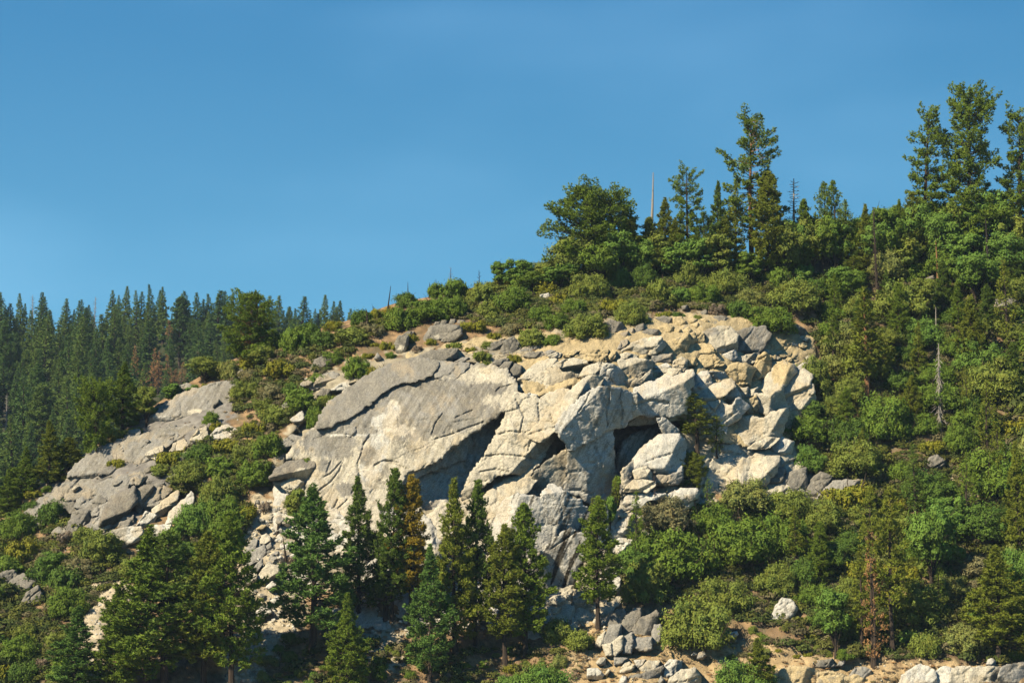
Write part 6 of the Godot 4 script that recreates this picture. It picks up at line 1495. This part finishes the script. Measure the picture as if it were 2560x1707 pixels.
func scatter(called: String, label: String, category: String, mesh: Mesh, mat: Material, spots: Array) -> void:
	var mm := MultiMesh.new()
	mm.transform_format = MultiMesh.TRANSFORM_3D
	mm.use_colors = true
	mm.mesh = mesh
	mm.instance_count = spots.size()
	for k in spots.size():
		mm.set_instance_transform(k, spots[k][0])
		mm.set_instance_color(k, spots[k][1])
	var o := MultiMeshInstance3D.new()
	o.name = numbered(called)
	o.multimesh = mm
	o.material_override = mat
	add_child(o)
	tag(o, label, category, "", "stuff")

func scatter_ground() -> void:
	var zones := [
		# outline, how many, size range, tones
		[crop("S", [[640, 1250], [720, 1260], [760, 1560], [650, 1707], [560, 1707], [590, 1560], [600, 1400]]), 1500, 0.15, 0.75, [0, 2, 0, 4]],
		[crop("S", [[200, 1720], [185, 1570], [240, 1460], [300, 1420], [340, 1480], [260, 1600], [270, 1720]]), 500, 0.12, 0.45, [0, 2]],
		[crop("S", [[1440, 1580], [1720, 1590], [1900, 1600], [2080, 1650], [2560, 1650], [2560, 1720], [1400, 1720], [1420, 1640]]), 900, 0.10, 0.42, [3, 0, 3]],
		[crop("B", [[430, 300], [560, 180], [680, 160], [730, 250], [650, 420], [560, 380]]), 260, 0.15, 0.6, [0, 2, 4]],
		[crop("G", [[1200, 170], [1480, 180], [1600, 300], [1540, 380], [1290, 230]]), 260, 0.15, 0.6, [3, 4, 5]],
		[crop("S", [[1180, 850], [1350, 850], [1480, 835], [1700, 790], [1860, 790], [1840, 830], [1500, 870], [1300, 900], [1150, 890], [1050, 880]]), 260, 0.12, 0.4, [3, 0, 4]],
		[crop("S", [[1300, 1490], [1450, 1470], [1580, 1500], [1500, 1600], [1350, 1570]]), 450, 0.15, 0.6, [0, 2]],
		[crop("S", [[860, 1500], [1250, 1480], [1300, 1560], [1100, 1600], [880, 1580]]), 500, 0.15, 0.6, [2, 2, 0]],
		[crop("S", [[0, 1300], [600, 900], [1000, 780], [900, 900], [700, 1200], [600, 1260], [300, 1400], [0, 1500]]), 700, 0.15, 0.6, [4, 0, 1, 2]],
	]
	var sets := [[], [], []]
	rng.seed = 801
	for z in zones:
		var lo := Vector2(1e9, 1e9)
		var hi := -lo
		for p in z[0]:
			lo = lo.min(p)
			hi = hi.max(p)
		var left: int = z[1]
		while left > 0:
			var q := Vector2(rng.randf_range(lo.x, hi.x), rng.randf_range(lo.y, hi.y))
			left -= 1
			if not Geometry2D.is_point_in_polygon(q, z[0]) or q.y < keyed(RIDGE, q.x) + 4.0:
				continue
			var s: float = lerpf(z[2], z[3], pow(rng.randf(), 2.2))
			var b := Basis.from_euler(rv() * PI).scaled(Vector3.ONE * s)
			var tone: Color = TONES[z[4][rng.randi() % z[4].size()]] * rng.randf_range(0.75, 1.2)
			tone.a = 1.0
			sets[rng.randi() % 3].append([Transform3D(b, ground(q.x, q.y)), tone])
	for k in 3:
		scatter("scree", "loose angular stones scattered over the bare slopes", "scree", stone_mesh(810 + k), mats.rock, sets[k])
	# undergrowth between the bushes
	var tuft_v := PackedVector3Array()
	var tuft_c := PackedColorArray()
	rng.seed = 820
	for k in 150:
		var u := rv().normalized()
		u.y = absf(u.y)
		var p := u * Vector3(1, 0.7, 1) * rng.randf_range(0.5, 1.0)
		var nn := (u + rv() * 0.9).normalized()
		var t1 := nn.cross(rv()).normalized() * 0.2
		var t2 := nn.cross(t1).normalized() * 0.18
		var col := Color.WHITE * rng.randf_range(0.75, 1.25)
		col.a = 1.0
		for q in [p - t1, p + t2, p + t1]:
			tuft_v.append(q)
			tuft_c.append(col)
	var tuft := mesh_of(tuft_v, tuft_c)
	var green := []
	var veg := [
		[crop("S", [[1990, 780], [2100, 690], [2620, 640], [2620, 1640], [2060, 1600], [1720, 1520], [1560, 1480], [1560, 1370], [1720, 1262], [1900, 1252], [2010, 1300], [2190, 1215], [2030, 1185], [1990, 1095], [2050, 1010], [2060, 880]]), 9000],
		[crop("S", [[900, 820], [1150, 735], [1360, 700], [1850, 680], [2060, 690], [1960, 775], [1900, 790], [1700, 770], [1560, 780], [1430, 820], [1270, 820], [1080, 790], [1000, 830]]), 3400],
		[crop("S", [[570, 920], [700, 875], [900, 815], [1000, 800], [900, 870], [800, 940], [740, 1030], [680, 1100], [670, 1180], [620, 1250], [560, 1220], [450, 1240], [380, 1170], [530, 1090], [640, 1060], [580, 1010]]), 2400],
		[crop("S", [[-50, 1330], [120, 1290], [240, 1330], [330, 1400], [440, 1350], [470, 1260], [620, 1260], [590, 1400], [500, 1500], [300, 1440], [180, 1560], [190, 1720], [-50, 1720]]), 2600],
		[crop("S", [[640, 1720], [720, 1600], [1250, 1620], [1420, 1600], [1420, 1660], [1250, 1730]]), 260],
		[crop("S", [[1900, 1600], [2560, 1600], [2560, 1660], [2060, 1640]]), 220],
		[crop("S", [[2560, 620], [3190, 540], [3190, 1660], [2560, 1640]]), 5200, 2.2],
		[crop("S", [[-690, 1580], [-300, 1420], [0, 1310], [0, 1720], [-690, 1900]]), 2600, 2.2],
	]
	for z in veg:
		var lo := Vector2(1e9, 1e9)
		var hi := -lo
		for p in z[0]:
			lo = lo.min(p)
			hi = hi.max(p)
		for k in z[1]:
			var q := Vector2(rng.randf_range(lo.x, hi.x), rng.randf_range(lo.y, hi.y))
			if not Geometry2D.is_point_in_polygon(q, z[0]) or q.y < keyed(RIDGE, q.x) + 3.0:
				continue
			var s: float = rng.randf_range(0.6, 1.9) * (z[2] if z.size() > 2 else 1.0)
			var col: Color = [Color(0.07, 0.09, 0.018), Color(0.095, 0.10, 0.02), Color(0.055, 0.075, 0.016), Color(0.12, 0.105, 0.05), Color(0.10, 0.11, 0.016)][rng.randi() % 5] * rng.randf_range(0.8, 1.2)
			col.a = 1.0
			green.append([Transform3D(Basis(Vector3.UP, rng.randf() * TAU).scaled(Vector3(s, s * rng.randf_range(0.7, 1.2), s)), ground(q.x, q.y)), col])
	var dry := []
	for z in [[bare_zones[4][0], 1500], [crop("S", [[640, 1720], [700, 1590], [1300, 1560], [1500, 1580], [1450, 1700]]), 900], [bare_zones[8][0], 400], [bare_zones[5][0], 260]]:
		var lo := Vector2(1e9, 1e9)
		var hi := -lo
		for p in z[0]:
			lo = lo.min(p)
			hi = hi.max(p)
		for k in z[1]:
			var q := Vector2(rng.randf_range(lo.x, hi.x), rng.randf_range(lo.y, minf(hi.y, 1730.0)))
			if not Geometry2D.is_point_in_polygon(q, z[0]):
				continue
			var s := rng.randf_range(0.15, 0.55)
			var col: Color = [Color(0.30, 0.22, 0.12), Color(0.22, 0.16, 0.10), Color(0.16, 0.15, 0.06), Color(0.34, 0.20, 0.09)][rng.randi() % 4] * rng.randf_range(0.8, 1.2)
			col.a = 1.0
			dry.append([Transform3D(Basis(Vector3.UP, rng.randf() * TAU).scaled(Vector3(s, s * 0.7, s)), ground(q.x, q.y)), col])
	leaf_material("undergrowth", Color(1, 1, 1))
	scatter("dry_grass", "dry grass tufts and needle litter on the bare tan soil", "dry grass", tuft, mats.undergrowth, dry)
	scatter("undergrowth", "low mixed scrub covering the ground between the bushes", "undergrowth", tuft, mats.undergrowth, green)
